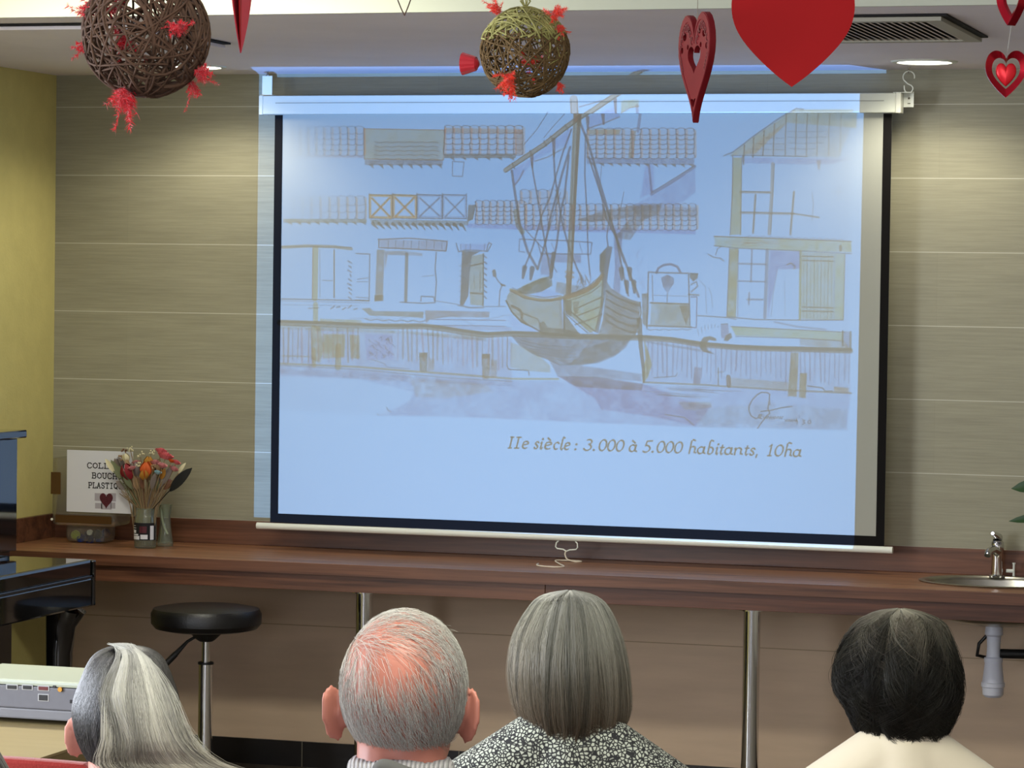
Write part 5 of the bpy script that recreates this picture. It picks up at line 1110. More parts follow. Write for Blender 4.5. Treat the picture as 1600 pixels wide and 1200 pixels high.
yarn_ball('bark_strip', c1, r1*.985, 15, .0030, M['twine'], parent=b1, seed=9)
hang(b1, (0, 0, r1))
def local(px, py, c, depth=0): p = at(px, py, c.y+depth); return p-c
for (px, py), d, dep, ln, n in (((148, 22), (-.5, -.2, .25), -.03, .030, 120), ((136, 70), (-.6, 0, -.4), .04, .022, 50), ((200, 140), (-.25, -.3, -1), -.03, .042, 170), ((306, 114), (.9, -.1, -.25), .01, .030, 90), ((282, 46), (.5, -.9, .1), -.065, .024, 110), ((190, 55), (.3, -.3, -.5), .02, .034, 70), ((175, 20), (.6, -.3, .0), -.04, .030, 60), ((300, 128), (.2, .1, -1), .03, .020, 35)):
    m = MB(); tuft(m, local(px, py, c1, dep), d, ln, n, .0014, .75); obj('feather', m, M['feather'], b1, fix=False, deg=180)
c2, _ = ball_at(820, 82, -4.9, 70); r2 = 70/828
b2 = thing('twine_ball', 'open twine ball, green raffia above and brown below, with orange red feathers', 'ornament', c2, 0)
yarn_ball('brown_twine', c2, r2, 88, .0016, M['twine2'], -1, .45, parent=b2, seed=5)
yarn_ball('green_raffia', c2, r2*1.01, 80, .0017, M['raffia'], .22, 1, parent=b2, seed=6)
yarn_ball('green_raffia', c2, r2*1.012, 7, .0014, M['raffia'], -.35, 1, parent=b2, seed=8)
m = MB()
for k in range(7):
    a = 2*PI*k/7; m.tube([(0, 0, r2*.98), (.010*math.cos(a), .010*math.sin(a), r2+.012), (.004*math.cos(a), .004*math.sin(a), r2+.02)], .0012, 6)
obj('raffia_knot', m, M['raffia'], b2, fix=False); hang(b2, (0, 0, r2+.015))
for (px, py), d, dep, ln, n in (((780, 20), (-.4, -.2, .6), -.02, .024, 110), ((864, 24), (.5, -.2, .1), -.03, .028, 110), ((873, 40), (.4, -.3, -.5), -.02, .022, 80), ((797, 120), (-.1, -.7, -.9), -.065, .030, 110), ((800, 142), (-.3, -.4, -1), -.05, .014, 40), ((820, 106), (.3, .2, .2), .02, .03, 60), ((872, 128), (.3, .1, -.8), .03, .018, 30)):
    m = MB(); tuft(m, local(px, py, c2, dep), d, ln, n, .0014, .75); obj('feather', m, M['feather2'], b2, fix=False, deg=180)
m = MB(); rc_ = local(740, 98, c2, -.01)
for L_ in range(4):
    for k in range(5+L_):
        a = 2*PI*k/(5+L_)+L_*.5; rr = .0042*(L_+1); v = []; f = []
        for i in range(5):
            s = i/4
            for u in (-1, 0, 1): v.append(rc_+Vector((-.018+.030*(1-s)*.9-.004*L_*.3, rr*(.8+.5*s)*math.cos(a+u*.6), rr*(.8+.5*s)*math.sin(a+u*.6)))+Vector((0, 0, -.002)))
        for i in range(4):
            for u in range(2): f.append((i*3+u, i*3+u+1, i*3+4+u, i*3+3+u))
        m.add(v, f)
m.ball(rc_+Vector((-.002, 0, -.002)), (.014, .0125, .0125), 14, 10)
obj('silk_rose', m, M['rose'], b2, fix=False)
# carved wooden heart turned nearly edge-on
hc = at(1087, 192, -5.5); H_ = 171/943
wh = thing('wooden_heart', 'narrow-looking carved red wooden heart turned sideways, centre of the row', 'ornament', hc, R(-58))
def hshape(w, h, cz=0, n=44): return [(x, y+cz) for x, y in heart(w, h, n)]
Wd = H_*.93
loops = [hshape(Wd, H_), hshape(Wd*.40, H_*.26, H_*.44)[::-1], [(x*1.0, z) for x, z in hshape(Wd*.20, H_*.085, H_*.135)][::-1]]
for s in (-1, 1):
    for (u, z, w_, h_) in ((.30, .80, .11, .075), (.16, .84, .07, .08), (.38, .68, .07, .06), (.20, .70, .06, .05)):
        loops.append([(s*u*Wd+w_*Wd*.5*math.cos(a*PI/5), z*H_+h_*H_*.5*math.sin(a*PI/5)) for a in range(10)])
hm = fill_curve(loops, .0048)
obj('heart_board', hm, M['redwood'], wh, deg=30)
inner = fill_curve([hshape(Wd*.98, H_*.98, H_*.01), hshape(Wd*.86, H_*.87, H_*.065)[::-1]], .0056); obj('raised_border', inner, M['redwood'], wh, deg=30)
cv = MB()
for s in (-1, 1):
    for k in range(9):
        u = .08+.045*k; z = .62+.26*math.sin(PI*min(1, u/.48)); cv.tube([((s*u*Wd)+.004*math.cos(a*PI/6), -.0052, z*H_+.006*math.sin(a*PI/6)) for a in range(11)], .0011, 6)
        cv.tube([((s*(.42-.02*k)*Wd)+.003*math.cos(a*PI/6), -.0052, (.60-.03*k)*H_+.004*math.sin(a*PI/6)) for a in range(11)], .0009, 6) if k < 5 else None
obj('carved_scrolls', cv, M['redwood_side'], wh, fix=False); hang(wh, (0, 0, H_*.80))
# big red card heart
hb = at(1237, 136, -5.5); Wb = 192/952; Hb = Wb*.98
def cardheart(w, h, n=26):
    P = [(0, 0)]
    pts = [(0, 0), (.13, .10), (.28, .24), (.40, .38), (.475, .52), (.5, .68), (.47, .83), (.40, .94), (.28, 1.0), (.15, .985), (.05, .91), (0, .82)]
    Q = catmull([(a*w, 0, b*h) for a, b in pts], 4); L_ = [(q.x, q.z) for q in Q]
    return L_+[(-x, z) for x, z in L_[::-1][1:-1]]
bh = thing('card_heart', 'large flat red card heart covering the ceiling vent, biggest of the hearts', 'ornament', hb, R(12))
obj('heart', fill_curve([cardheart(Wb, Hb)], .0006), M['redpaper'], bh, smooth=False); hang(bh, (0, 0, Hb*.82))
# crimson card heart seen from the side, upper left
hr = at(376, 83, -6.5); rh = thing('card_heart', 'crimson card heart hanging edge-on beside the brown twine ball', 'ornament', hr, R(-77))
obj('heart', fill_curve([cardheart(.20, .19)], .0007), M['redpaper2'], rh, smooth=False)
rf = obj('heart_fold', fill_curve([[(x, z) for x, z in cardheart(.20, .19) if x >= -1e-6]], .0006), M['redpaper'], rh, smooth=False); rf.rotation_euler = (0, 0, R(7)); hang(rh, (0, 0, .16))
# wire heart, only its tip shows
hw_ = at(632, 24, -5.5); wr = thing('wire_heart', 'thin brown twig heart with only its pointed tip showing at the top edge', 'ornament', hw_, R(-52))
obj('twig', MB().tube([(x, 0, z) for x, z in cardheart(.13, .12)], .0011, 7, closed=True), M['twine'], wr); hang(wr, (0, 0, .1))
# two foil hearts on one string at the right
def foil(name_loc, w, h, rot, label, inner=True):
    t = thing('foil_heart', label, 'ornament', name_loc, rot)
    o_ = cardheart(w, h); i_ = [(x*.68, z*.66+h*.19) for x, z in o_]
    n = len(o_); v = []; f = []; dp = h*.10
    v += [(x, -dp, z) for x, z in o_]+[(x*1.0, dp, z) for x, z in o_]+[(x, dp*.6, z) for x, z in i_]+[(x, -dp*.2, z) for x, z in i_]
    for a, b in ((0, 1), (1, 2), (2, 3), (3, 0)):
        for k in range(n): f.append((a*n+k, a*n+(k+1) % n, b*n+(k+1) % n, b*n+k))
    obj('rim', MB().add(v, f), M['redfoil'], t, deg=40)
    if inner:
        q = [(x*.50, z*.50) for x, z in o_]; z0 = h*.24; v = [(x, 0, z+z0) for x, z in q]; cz = h*.26+h*.24
        m = MB(); rings = 5; vv = []; ff = []
        for k in range(rings):
            s = math.cos(k*PI/2/rings); d_ = h*.09*math.sin(k*PI/2/rings)
            for sg in (1,): vv += [(x*s, -d_, cz+(z+z0-cz)*s) for x, z in q]
        vv.append((0, -h*.09, cz)); nq = len(q)
        for k in range(rings-1):
            for i in range(nq): ff.append((k*nq+i, k*nq+(i+1) % nq, (k+1)*nq+(i+1) % nq, (k+1)*nq+i))
        for i in range(nq): ff.append(((rings-1)*nq+i, (rings-1)*nq+(i+1) % nq, rings*nq))
        b_ = len(vv); vv2 = [(x, -y, z) for x, y, z in vv]; ff2 = [tuple(reversed([i+b_ for i in g])) for g in ff]
        m.add(vv+vv2, ff+ff2); obj('inner_heart', m, mat('bright_red_foil', (214, 26, 40), .35, metal=.35), t, deg=60)
        obj('inner_string', MB().tube([(0, 0, cz+h*.1), (0, 0, h*.86)], .0005, 5), M['thread'], t)
    return t
px_m = 868
f1 = foil(at(1571, 153, -4.9), 64/px_m, 73/px_m, R(10), 'shiny red foil heart with a smaller heart inside, at the right edge')
f2 = foil(at(1580, 40, -4.9), 62/px_m, 76/px_m, R(-46), 'shiny red foil heart frame turned sideways at the top right corner', False)
obj('string', MB().tube([(0, 0, 73/px_m*.82), tuple(at(1580, 40, -4.9)-at(1571, 153, -4.9))], .0006, 5), glassy('clear_thread', (220, 220, 214), .4), f1)
hang(f2, (0, 0, .07))
# ------------------------------------------------------------------ the audience
def skin_mat(name, rgb, extra=None):
    m = mat(name, rgb, .48, spec=.4, noise=((26, 26, 26), .07, 4)); m.node_tree.nodes['Principled BSDF'].inputs['Subsurface Weight'].default_value = 0; return m
def remesh(name, mb, voxel, m, parent=None, smooth_it=6, factor=.6):
    me = bpy.data.meshes.new('tmp'); me.from_pydata(mb.v, [], mb.f); o = bpy.data.objects.new('tmp', me); COL.objects.link(o)
    a = o.modifiers.new('r', 'REMESH'); a.mode = 'VOXEL'; a.voxel_size = voxel; a.use_smooth_shade = True
    s = o.modifiers.new('s', 'SMOOTH'); s.iterations = smooth_it; s.factor = factor
    dg = bpy.context.evaluated_depsgraph_get(); out = bpy.data.meshes.new_from_object(o.evaluated_get(dg)); bpy.data.objects.remove(o); bpy.data.meshes.remove(me)
    out.name = name; out.materials.clear(); out.materials.append(m); out.polygons.foreach_set('use_smooth', np.ones(len(out.polygons), bool))
    q = bpy.data.objects.new(name, out); COL.objects.link(q)
    if parent: q.parent = parent
    return q
def capsule(mb, a, b, ra, rb, n=16):
    a, b = Vector(a), Vector(b); d = (b-a).normalized(); P = []; rr = []
    for k in range(4): t = PI/2*(1-k/4); P.append(a-d*ra*math.sin(t)); rr.append(max(.0005, ra*math.cos(t)))
    P.append(a); rr.append(ra); P.append(b); rr.append(rb)
    for k in range(1, 5): t = PI/2*k/4; P.append(b+d*rb*math.sin(t)); rr.append(max(.0005, rb*math.cos(t)))
    mb.tube(P, rr, n)
def body_parts(H, S, grow=0, which='all', drop=0.0):
    """seated figure facing +y; head vertex at (0,0,H); S scales the trunk width"""
    m = MB(); g = grow; z = H-drop
    sh, hp = .165*S, .095*S
    if which in ('all', 'top'):
        m.ball((0, -.035, z-.40), (.155*S+g, .105+g, .20+g), 24, 16); m.ball((0, -.050, z-.315), (.135*S+g, .082+g, .095+g), 24, 16); m.ball((0, -.03, z-.62), (.150*S+g, .115+g, .20+g), 24, 16)
        for s in (-1, 1):
            capsule(m, (s*.03, -.035, z-.19), (s*sh, -.035, z-.285), .048+g, .056+g)
            capsule(m, (s*sh, -.035, z-.29), (s*(sh+.055), .03, z-.54), .050+g, .042+g); capsule(m, (s*(sh+.055), .03, z-.54), (s*(sh-.035), .24, z-.66), .040+g, .030+g)
        if which == 'top':
            m.ball((0, -.048, z-.262), (.072, .066, .066), 20, 14); return m
    if which in ('all', 'legs'):
        m.ball((0, -.02, .56), (.175*S+g, .14+g, .11+g), 24, 14)
        for s in (-1, 1):
            capsule(m, (s*hp, .02, .555), (s*(hp+.03), .42, .545), .080+g, .060+g); capsule(m, (s*(hp+.03), .42, .53), (s*(hp+.03), .45, .11), .056+g, .038+g)
            if which == 'all': capsule(m, (s*(hp+.03), .42, .045), (s*(hp+.04), .60, .035), .036, .030)
        if which == 'legs': return m
    # neck, head
    zs = z; z = H
    capsule(m, (0, -.045, zs-.24), (0, -.02, z-.135), .056, .054)
    m.ball((0, -.005, z-.092), (.0745, .096, .092), 32, 22); m.ball((0, .035, z-.155), (.056, .060, .065), 24, 16)
    capsule(m, (0, .088, z-.125), (0, .106, z-.150), .009, .013, 10)                      # nose
    m.ball((0, .080, z-.205), (.022, .020, .016), 12, 8)                                  # chin
    capsule(m, (-.020, .092, z-.178), (.020, .092, z-.178), .007, .007, 8)                # lips
    for s in (-1, 1):
        m.ball((s*.029, .082, z-.118), (.014, .010, .010), 12, 8); m.ball((s*.040, .070, z-.150), (.020, .020, .018), 12, 8)
    # hands resting on the lap: palm, four unequal bent fingers and a thumb at the side
    for s in (-1, 1):
        w = Vector((s*(sh-.035), .24, zs-.66)); zt = .640
        p0 = Vector((s*(sh-.050), .285, zt)); capsule(m, w, p0, .028, .024); p1 = p0+Vector((-s*.020, .055, -.006))
        capsule(m, p0+Vector((-s*.018, 0, 0)), p1+Vector((-s*.014, 0, 0)), .015, .014, 12); capsule(m, p0+Vector((s*.014, 0, 0)), p1+Vector((s*.020, 0, 0)), .015, .014, 12); capsule(m, p0, p1, .016, .015, 12)
        for k, ln in enumerate((.052, .062, .060, .048)):
            b = p1+Vector((s*(.027-.018*k), .004, 0)); c = b+Vector((-s*.004, ln*.5, .004)); d = c+Vector((-s*.006, ln*.36, -.014)); e = d+Vector((-s*.004, ln*.18, -.014))
            capsule(m, b, c, .0088, .0082, 10); capsule(m, c, d, .0082, .0076, 10); capsule(m, d, e, .0076, .0068, 10)
        b = p0+Vector((-s*.026, .006, -.004)); c = b+Vector((-s*.022, .028, -.006)); d = c+Vector((-s*.004, .026, -.004)); capsule(m, b, c, .011, .010, 10); capsule(m, c, d, .010, .008, 10)
    return m
def ear(mb, s, z, out=.0, k=1.0):
    """flat leaf-shaped ear flaring back from the head, rim thicker than the middle"""
    e1 = Vector((s*.66, -.75, 0)); e3 = Vector((s*.10, -.10, 1)).normalized(); e2 = e1.cross(e3).normalized(); e1 = e3.cross(e2).normalized()*(1 if e1.dot(e3.cross(e2)) > 0 else -1)
    c = Vector((s*(.080+out), -.006, z)); mt = Matrix((e1, e2, e3)).transposed().to_4x4()
    mb.ball(c, (.0165*k, .0048, .031*k), 20, 14, mt)
    P = [c+e1*math.cos(a)*.0155*k+e3*(math.sin(a)*.030*k+(.003 if math.sin(a) > 0 else 0))+e2*.001 for a in [2*PI*i/18 for i in range(18)]]
    mb.tube(P, .0040, 8, closed=True); mb.ball(c-e3*.028*k-e1*.003, (.007, .005, .008), 10, 8); capsule(mb, c-e1*.012*k, Vector((s*.066, .004, z)), .014*k, .016*k)
class Strands:
    """fine three-sided strands gathered into one mesh, tinted along their length"""
    def __init__(s): s.v = []; s.f = []; s.c = []; s.n = 0
    def add(s, P, w, col0, col1):
        P = np.asarray(P, float); k = len(P); t = np.gradient(P, axis=0); t /= np.linalg.norm(t, axis=1)[:, None]+1e-9
        ref = np.array([.31, .87, .38]); a = np.cross(t, ref); a /= np.linalg.norm(a, axis=1)[:, None]+1e-9; b = np.cross(t, a)
        ww = w*np.linspace(1, .45, k)[:, None]
        V = np.empty((k, 3, 3))
        for j in range(3): an = 2*PI*j/3; V[:, j] = P+(a*math.cos(an)+b*math.sin(an))*ww
        s.v.append(V.reshape(-1, 3)); i = np.arange(k-1)[:, None]*3; base = s.n
        for j in range(3): s.f.append(np.concatenate([base+i+j, base+i+(j+1) % 3, base+i+3+(j+1) % 3, base+i+3+j], 1))
        tt = np.linspace(0, 1, k)[:, None]; C_ = np.asarray(col0)*(1-tt)+np.asarray(col1)*tt; s.c.append(np.repeat(C_, 3, 0)); s.n += 3*k
    def build(s, name, m, parent, extra=None):
        V = np.concatenate(s.v); F = np.concatenate(s.f); C_ = np.concatenate(s.c)
        me = bpy.data.meshes.new(name); me.vertices.add(len(V)); me.vertices.foreach_set('co', V.astype(np.float32).ravel())
        me.loops.add(F.size); me.loops.foreach_set('vertex_index', F.astype(np.int32).ravel()); me.polygons.add(len(F))
        me.polygons.foreach_set('loop_start', np.arange(0, F.size, 4, dtype=np.int32)); me.polygons.foreach_set('loop_total', np.full(len(F), 4, np.int32)); me.polygons.foreach_set('use_smooth', np.ones(len(F), bool))
        me.update(calc_edges=True); at_ = me.attributes.new('tint', 'FLOAT_COLOR', 'POINT'); at_.data.foreach_set('color', np.concatenate([C_, np.ones((len(C_), 1))], 1).astype(np.float32).ravel())
        me.materials.append(m); o = bpy.data.objects.new(name, me); COL.objects.link(o); o.parent = parent; return o
def hair_shader(name, rough=.42, spec=.35):
    return vcol_mat(name, rough, spec)
HAIRM = hair_shader('grey_hair', .38, .5); DARKH = hair_shader('dark_hair', .5, .25); HAIRF = hair_shader('fine_hair', .6, .2)
def prof_interp(prof, s):
    """prof rows: (z, left, right, back, front, cx), smoothly interpolated against s in 0..1"""
    n = len(prof)-1; x = min(max(s, 0), 1)*n; i = min(int(x), n-1); f = x-i; p0, p1, p2, p3 = prof[max(i-1, 0)], prof[i], prof[i+1], prof[min(i+2, n)]
    return [.5*((2*b)+(c-a)*f+(2*a-5*b+4*c-d)*f*f+(3*b-a-3*c+d)*f*f*f) for a, b, c, d in zip(p0, p1, p2, p3)]
def shell_point(prof, th, s, k=1.0):
    z, l, r, bk, fr, cx = prof_interp(prof, s); sx, cy = math.sin(th), math.cos(th)      # th=0 back, +90deg right
    return np.array([cx+(r if sx > 0 else l)*sx*k, -bk*cy*k if cy > 0 else -fr*cy*k, z])
def eyes(parent, H):
    for s in (-1, 1):
        e = obj('eye', MB().ball((s*.029, .0895, H-.118), (.0085, .0065, .0055), 14, 10), mat('eye_white', (222, 216, 206), .3), parent); obj('iris', MB().ball((s*.029, .0955, H-.118), (.0036, .0015, .0036), 12, 8), mat('iris', (62, 54, 44), .3), e)
def person(label, px, py, y, yaw, S, skin, top, pants, chair_lab, neck_extra=None, ears=(0, 0), drop=0.0, ek=1.0):
    p = at(px, py, y); H = p.z; c = math.cos(yaw), math.sin(yaw)
    t = thing('person', label, 'person', (p.x, p.y, 0), yaw)
    m = body_parts(H, S, drop=drop)
    for s, o_ in ((-1, ears[0]), (1, ears[1])): ear(m, s, H-.125, o_, ek)
    remesh('body', m, .0046, skin, t, 5)
    eyes(t, H)
    tp = body_parts(H, S, .010, 'top', drop)
    if neck_extra: neck_extra(tp, H)
    remesh('top', tp, .008, top, t, 5)
    remesh('trousers', body_parts(H, S, .008, 'legs'), .010, pants, t, 5)
    for s in (-1, 1):
        m = MB(); x = s*(.095*S+.032); capsule(m, (x, .42, .047), (x+s*.008, .60, .040), .046, .038); remesh('shoe', m, .008, M['blackp'], t, 3)
    ch = copy_thing(CH0, (p.x-.0*c[1], p.y-.015, 0), yaw, chair_lab)
    return t, H
def scaled(prof, H, k, kd): return [(H+(z-H)*k, l*k, r*k, bk*kd, fr*kd, cx*k) for z, l, r, bk, fr, cx in prof]
def weave_mat():
    m = mat('patterned_knit', (60, 60, 55), .8); nt = m.node_tree; N = nt.nodes; L = nt.links; b = N['Principled BSDF']
    tc = N.new('ShaderNodeTexCoord'); ns = N.new('ShaderNodeTexNoise'); ns.inputs['Scale'].default_value = 30; L.new(tc.outputs['Object'], ns.inputs[0])
    mx = N.new('ShaderNodeVectorMath'); mx.operation = 'MULTIPLY_ADD'; L.new(ns.outputs['Color'], mx.inputs[0]); mx.inputs[1].default_value = (.010, .010, .010); L.new(tc.outputs['Object'], mx.inputs[2])
    v = N.new('ShaderNodeTexVoronoi'); v.feature = 'DISTANCE_TO_EDGE'; v.inputs['Scale'].default_value = 170; L.new(mx.outputs[0], v.inputs['Vector'])
    r = N.new('ShaderNodeValToRGB'); r.color_ramp.elements[0].position = .10; r.color_ramp.elements[0].color = (.018, .018, .02, 1); r.color_ramp.elements[1].position = .22; r.color_ramp.elements[1].color = (.50, .52, .44, 1); L.new(v.outputs['Distance'], r.inputs[0]); L.new(r.outputs[0], b.inputs['Base Color'])
    return m
def rib_mat():
    m = mat('ribbed_knit', (150, 140, 140), .9, sheen=.3); nt = m.node_tree; N = nt.nodes; L = nt.links; b = N['Principled BSDF']
    tc = N.new('ShaderNodeTexCoord'); w = N.new('ShaderNodeTexWave'); w.inputs['Scale'].default_value = 60; w.inputs['Distortion'].default_value = .3; w.bands_direction = 'X'; L.new(tc.outputs['Object'], w.inputs[0])
    r = N.new('ShaderNodeValToRGB'); r.color_ramp.elements[0].color = (.14, .125, .13, 1); r.color_ramp.elements[1].position = .45; r.color_ramp.elements[1].color = (.36, .33, .33, 1); L.new(w.outputs[1], r.inputs[0]); L.new(r.outputs[0], b.inputs['Base Color'])
    bp = N.new('ShaderNodeBump'); bp.inputs['Distance'].default_value = .004; bp.inputs['Strength'].default_value = .8; L.new(w.outputs[1], bp.inputs['Height']); L.new(bp.outputs[0], b.inputs['Normal']); return m
YP = -7.0
hr_ = np.random.RandomState(21)
dk_trousers = mat('dark_trousers', (34, 36, 44), .85); brown_tr = mat('brown_trousers', (70, 60, 50), .85)
# --- bald man
def scalp_man():
    m = skin_mat('pink_scalp', (166, 104, 88)); return m
def collar_man(mb, H):
    mb.lathe([(.064, -.236), (.066, -.20), (.064, -.172), (.058, -.168), (.052, -.172), (.050, -.22)], (0, -.035, H), 32, cap=False); capsule(mb, (0, -.04, H-.24), (0, -.04, H-.20), .060, .050)
man, HM = person('person seen from behind, bald pink crown with thin white hair and a pale ribbed turtleneck', 633, 954, YP, R(15), 1.06, scalp_man(), rib_mat(), dk_trousers, 'chair the bald man in the ribbed turtleneck sits on', collar_man, (.004, .000), .06)
sc = MB(); sc.tube([(.068*math.sin(R(a)), -.035-.068*math.cos(R(a)), HM-.176-.00045*max(0, a+10)) for a in range(-25, 100, 8)], [.006]+[.0135]*14+[.008], 12)
remesh('dark_collar_edge', sc, .004, mat('dark_grey_wool', (78, 76, 74), .9), man, 3)
S_ = Strands()
def on_head(H, x, y_, z_):   # push a point out to the skull surface
    c = np.array([0, -.005, H-.092]); r = np.array([.0745, .096, .092]); d = (np.array([x, y_, z_])-c)/r; n = np.linalg.norm(d); return c+d/n*r, d/n
for i in range(9500):
    th = hr_.uniform(-PI*.78, PI*.78); el = math.asin(hr_.uniform(-.98, .995)); d = np.array([math.sin(th)*math.cos(el), -math.cos(th)*math.cos(el), math.sin(el)])
    c = np.array([0, -.005, HM-.092]); r = np.array([.0755, .097, .093]); p = c+d*r
    bald = math.exp(-(((d[0]+.14)/.56)**2+((d[2]-.44)/.34)**2))*(1 if d[1] < .3 else .4)
    dens = (1-.985*bald)*(.5 if d[2] > .7 else .72)
    if hr_.rand() > dens or p[2] < HM-.172+.02*abs(d[0]): continue
    ln = hr_.uniform(.022, .042)*(1.2 if d[2] < .3 else 1.0); k = 6
    wf_ = min(1, max(0, (d[2]-.30)/.55)); wf_ = wf_*wf_*(3-2*wf_); flow = np.array([.35+.2*d[0], 0, -1.0])*(1-wf_)+np.array([.9, -.1, -.12])*wf_
    flow = flow+hr_.randn(3)*.22; P = [p]
    for j in range(k):
        n_ = (P[-1]-c)/r; n_ /= np.linalg.norm(n_); f = flow-n_*flow.dot(n_); f /= np.linalg.norm(f)+1e-9
        q = P[-1]+f*ln/k; dd = (q-c)/r; dd = dd/np.linalg.norm(dd); lift = .0008+.0028*(j/k)*hr_.rand(); P.append(c+dd*(r+lift) if q[2] > HM-.13 else q+n_*.0003)
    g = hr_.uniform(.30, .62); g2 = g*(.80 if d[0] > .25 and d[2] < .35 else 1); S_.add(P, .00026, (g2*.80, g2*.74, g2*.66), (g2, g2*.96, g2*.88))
for i in range(14):      # stray wisps standing off the crown
    a = hr_.uniform(.1, 1.0); p = np.array([.000+.050*a, -.01+hr_.uniform(-.04, .04), HM+.001-.030*a*a]); q = hr_.uniform(.7, 1.2); P = [p+np.array([.018*u*q, .0, .004*math.sin(PI*u*.7)-.008*u*u*q]) for u in np.linspace(0, hr_.uniform(.4, 1), 7)]
    S_.add(P, .00016, (.55, .52, .44), (.62, .6, .52))
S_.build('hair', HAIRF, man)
# --- woman with the grey bob
w2, H2 = person('person seen from behind, grey to brown chin-length bob and black and white patterned top', 891, 931, -5.8, R(16), .95, skin_mat('light_skin', (206, 160, 140)), weave_mat(), dk_trousers, 'chair the grey bob-haired woman sits on', lambda mb, H: capsule(mb, (0, -.05, H-.28), (0, -.045, H-.235), .064, .058), (-.006, -.006), .035, .75)
zp = obj('zipper', MB().tube([(-.012, -.118, H2-.262), (-.013, -.138, H2-.30), (-.014, -.150, H2-.38)], .0022, 8), M['blackp'], w2)
def bob_profile(H):
    return [(H+.007, .004, .004, .004, .004, 0), (H+.000, .032, .030, .040, .045, 0), (H-.014, .047, .045, .062, .07, 0), (H-.045, .063, .059, .086, .090, 0), (H-.075, .068, .066, .099, .096, 0),
            (H-.105, .068, .070, .099, .094, 0), (H-.135, .062, .071, .090, .088, 0), (H-.160, .050, .062, .078, .082, 0), (H-.196, .034, .038, .070, .060, 0)]
K2 = 1.33
BP = scaled(bob_profile(H2), H2, K2, 1.22)
def lumps(th, s, seed): return .5+.5*math.sin(th*9+seed)*math.cos(th*4.3+s*2.2+seed*2)
S_ = Strands()
def bob_hair(S_, prof, n, th_rng, seed, colf, w=.00034, depth=(.86, 1.03), s1=(.80, 1.0), wav=.06, roots=(.0, .35), kk=16):
    for i in range(n):
        th = hr_.uniform(*th_rng); u0 = hr_.uniform(*roots)**1.3
        ld = .015*math.sin(th*13+seed+2.5*math.sin(th*5))+.013*math.sin(th*37+seed*2+2*math.sin(th*9))+.010*hr_.randn(); tip = .06*math.sin(th*17+seed*3)
        u1 = min(1.0, hr_.uniform(*s1)+tip); dd = hr_.uniform(*depth); ph = hr_.rand()*6; P = []
        for j in range(kk):
            s = u0+(u1-u0)*j/(kk-1); t2 = th+wav*math.sin(th*10.5+s*3.2+seed)*s+.35*wav*math.sin(th*27+s*6)*s+.012*math.sin(s*16+ph)
            P.append(shell_point(prof, t2, s, dd*(1+ld*min(1, s*1.8))))
        c0, c1 = colf(th, ld, dd); S_.add(P, w*hr_.uniform(.8, 1.2), c0, c1)
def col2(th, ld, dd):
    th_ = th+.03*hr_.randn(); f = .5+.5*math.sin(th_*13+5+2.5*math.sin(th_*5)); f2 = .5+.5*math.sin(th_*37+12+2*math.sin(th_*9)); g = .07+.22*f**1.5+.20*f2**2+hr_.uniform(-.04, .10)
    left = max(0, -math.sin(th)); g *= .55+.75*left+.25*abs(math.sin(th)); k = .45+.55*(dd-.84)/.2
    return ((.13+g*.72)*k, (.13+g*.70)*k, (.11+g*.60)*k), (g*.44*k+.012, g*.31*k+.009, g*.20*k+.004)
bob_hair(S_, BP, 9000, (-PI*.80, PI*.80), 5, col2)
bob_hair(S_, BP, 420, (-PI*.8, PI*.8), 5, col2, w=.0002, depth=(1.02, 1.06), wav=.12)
cap_ = MB()
def shell_cap(prof, k, th0=-PI*.78, th1=PI*.78, s1=.93, n=40, m_=18):
    v = []; f = []
    for j in range(m_+1):
        for i in range(n+1): v.append(tuple(shell_point(prof, th0+(th1-th0)*i/n, s1*j/m_, k)))
    for j in range(m_):
        for i in range(n): f.append((j*(n+1)+i, j*(n+1)+i+1, (j+1)*(n+1)+i+1, (j+1)*(n+1)+i))
    return MB().add(v, f)
hb2 = S_.build('hair', HAIRM, w2); u_ = obj('under_hair', shell_cap(BP, .88, s1=.95), mat('under_hair_brown', (74, 62, 52), .7), hb2, fix=False)
# --- woman with short dark hair
w3, H3 = person('person seen from behind, short wavy dark brown hair and a plain cream top', 1407, 961, -5.8, R(20), .93, skin_mat('rosy_skin', (190, 132, 118)), mat('cream_jersey', (206, 194, 172), .85, sheen=.2), brown_tr, 'chair the dark-haired woman in cream sits on', lambda mb, H: capsule(mb, (0, -.05, H-.26), (0, -.040, H-.200), .068, .056), (-.006, -.006), .030, .8)
DP = [(H3+.008, .004, .004, .004, .004, 0), (H3+.002, .030, .028, .040, .045, .002), (H3-.010, .050, .048, .066, .07, .002), (H3-.034, .063, .060, .090, .090, .0), (H3-.060, .073, .068, .103, .096, 0),
      (H3-.088, .072, .070, .102, .092, 0), (H3-.110, .060, .066, .090, .080, 0), (H3-.128, .050, .058, .078, .060, 0), (H3-.146, .040, .050, .068, .05, 0)]
DP = scaled(DP, H3, 1.33, 1.20)
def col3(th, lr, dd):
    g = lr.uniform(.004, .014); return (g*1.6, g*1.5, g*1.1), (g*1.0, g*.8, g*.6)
S_ = Strands()
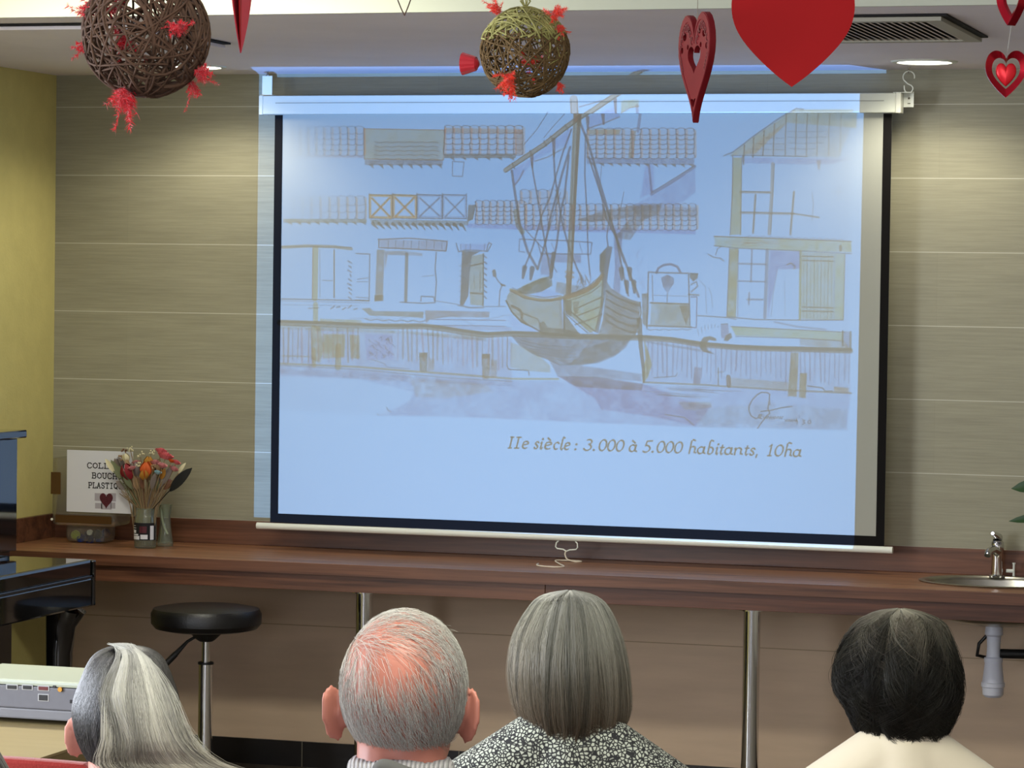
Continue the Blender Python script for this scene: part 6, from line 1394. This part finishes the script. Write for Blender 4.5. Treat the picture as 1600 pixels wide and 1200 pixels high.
for i in range(9000):
    th = hr_.uniform(-PI*.82, PI*.82); u0 = hr_.uniform(0, .85)**1.0; u1 = min(1, u0+hr_.uniform(.12, .30)); lr = np.random.RandomState(int(math.floor(th*6)*31+math.floor(u0*7)*7) % 9999)
    bend = lr.uniform(-2.2, 2.2); d0 = hr_.uniform(.93, .99); d1 = d0+hr_.uniform(.0, .06)+lr.uniform(0, .05)+.035*math.sin(th*9+u0*8)*math.sin(u0*19+th*4); P = []
    for j in range(8):
        x = j/7; s = u0+(u1-u0)*x; P.append(shell_point(DP, th+bend*(x*x)*.35+.02*math.sin(x*6), s, d0+(d1-d0)*math.sin(x*PI*.75)))
    c0, c1 = col3(th, lr, d0)
    if u0 < .30: q_ = 1+14*(1-u0/.30); c0 = tuple(v*q_ for v in c0); c1 = tuple(v*q_*.7 for v in c1)  # top strands tinted paler: the highlight is put into the hair colour
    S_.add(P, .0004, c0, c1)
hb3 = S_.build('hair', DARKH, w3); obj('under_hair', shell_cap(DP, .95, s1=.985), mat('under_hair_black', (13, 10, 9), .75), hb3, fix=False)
# --- woman with the long grey half-up hair
def tilt_person(t, ax, ang): t.rotation_euler = (t.rotation_euler.x, ang, t.rotation_euler.z)
w1, H1 = person('person seen from behind, long grey ponytail gathered at the crown and falling to the right', 200, 1015, -6.5, R(24), .95, skin_mat('pink_skin', (206, 140, 124)), mat('dark_floral_top', (52, 46, 52), .85, noise=((80, 80, 80), .8, 3)), dk_trousers, 'chair the long grey-haired woman sits on', None, (-.004, -.004), .045, .8)
SP = [(H1+.006, .004, .004, .004, .004, 0), (H1-.000, .034, .032, .042, .045, 0), (H1-.014, .052, .050, .068, .07, 0), (H1-.045, .066, .064, .092, .090, 0), (H1-.075, .075, .072, .104, .094, 0), (H1-.105, .073, .070, .102, .088, 0), (H1-.130, .064, .062, .090, .06, 0), (H1-.150, .052, .055, .076, .05, 0)]
SP = scaled(SP, H1, 1.06, 1.12)
S_ = Strands()
crown = np.array([-.010, -.030, H1+.010]); K1 = 1.14; KD = 1.22
for i in range(6500):        # hair combed up from the sides to the crown
    th = hr_.uniform(-PI*.9, PI*.9); s0 = hr_.uniform(.45, 1.0); P = []
    for j in range(14):
        x = j/13; s = s0*(1-x)+.02*x; P.append(shell_point(SP, th*(1-.35*x*x), s, .965+.03*hr_.rand()*.4))
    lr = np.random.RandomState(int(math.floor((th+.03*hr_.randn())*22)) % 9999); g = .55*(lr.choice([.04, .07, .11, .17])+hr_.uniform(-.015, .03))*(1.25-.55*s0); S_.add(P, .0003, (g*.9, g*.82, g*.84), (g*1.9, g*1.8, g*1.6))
CH1 = R(24)
for i in range(11000):        # the ponytail
    v = hr_.beta(1.6, 1.5); lay = hr_.rand(); lock = int(v*16+hr_.rand()*.6); lr = np.random.RandomState(lock*7+3)
    x1 = -.020+.082*v+lr.uniform(-.004, .004); x2 = -.014+.100*v+lr.uniform(-.006, .006); x3 = -.002+.150*v; ex = hr_.randn()*.0035
    L_ = hr_.uniform(.75, 1.0); pts = [np.array([hr_.randn()*.004, hr_.randn()*.004, .001]), np.array([x1*.55+.004, -.040-.008*lay, -.006-.006*(1-math.sin(PI*v))]), np.array([x1+ex, -.074-.014*lay-.010*math.sin(PI*v), -.050]),
          np.array([x2*.96+ex, -.084-.018*lay-.012*math.sin(PI*v), -.100]), np.array([x2*1.15+.012*v+ex*2, -.084-.02*lay, -.130]), np.array([x3*1.15+ex*3, -.090-.02*lay, -.158]), np.array([x3*1.38+.01+ex*4, -.104, -.250])]
    pts = [crown+p_*np.array([K1, KD, K1]) for p_ in pts]
    Q = catmull(pts, 3); Q = Q[:max(6, int(len(Q)*L_))]; P = np.array([[q.x, q.y, q.z] for q in Q]); tt = np.linspace(0, 1, len(P)); P[:, 0] += .0020*np.sin(tt*11+lr.rand()*6+hr_.rand())*tt; P[:, 2] += 0
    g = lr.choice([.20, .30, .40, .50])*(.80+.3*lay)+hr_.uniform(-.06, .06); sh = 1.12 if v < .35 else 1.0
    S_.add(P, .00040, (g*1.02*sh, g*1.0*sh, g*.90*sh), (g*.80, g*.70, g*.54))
for i in range(160):
    v = hr_.rand(); P = [crown+np.array([.05+.09*v*u+.02*math.sin(u*7+i)+.03*u, -.09-.02*u, -.06-.17*u]) for u in np.linspace(hr_.uniform(0, .4), hr_.uniform(.6, 1.1), 9)]
    S_.add(P, .0002, (.4, .38, .3), (.42, .38, .3))
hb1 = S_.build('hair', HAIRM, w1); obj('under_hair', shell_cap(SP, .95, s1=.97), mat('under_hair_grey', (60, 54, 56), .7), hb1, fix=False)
# --- the head cut by the lower left corner
w0, H0 = person('person at the lower left corner, only a sliver of grey hair in view', -112, 1150, -8.3, R(20), .95, skin_mat('beige_skin', (196, 150, 130)), mat('grey_cardigan', (110, 108, 106), .9), dk_trousers, 'chair of the grey-haired person at the lower left corner')
BP0 = scaled(bob_profile(H0), H0, 1.2, 1.15); S_ = Strands()
def col0(th, ld, dd): g = .20+ld*2+hr_.uniform(-.04, .04); return (g, g*.95, g*.85), (g*.8, g*.74, g*.66)
bob_hair(S_, BP0, 4500, (-PI*.8, PI*.8), 9, col0, w=.0004)
hb0 = S_.build('hair', HAIRM, w0); obj('under_hair', shell_cap(BP0, .90, s1=.95), mat('under_hair_silver', (120, 112, 104), .7), hb0, fix=False)
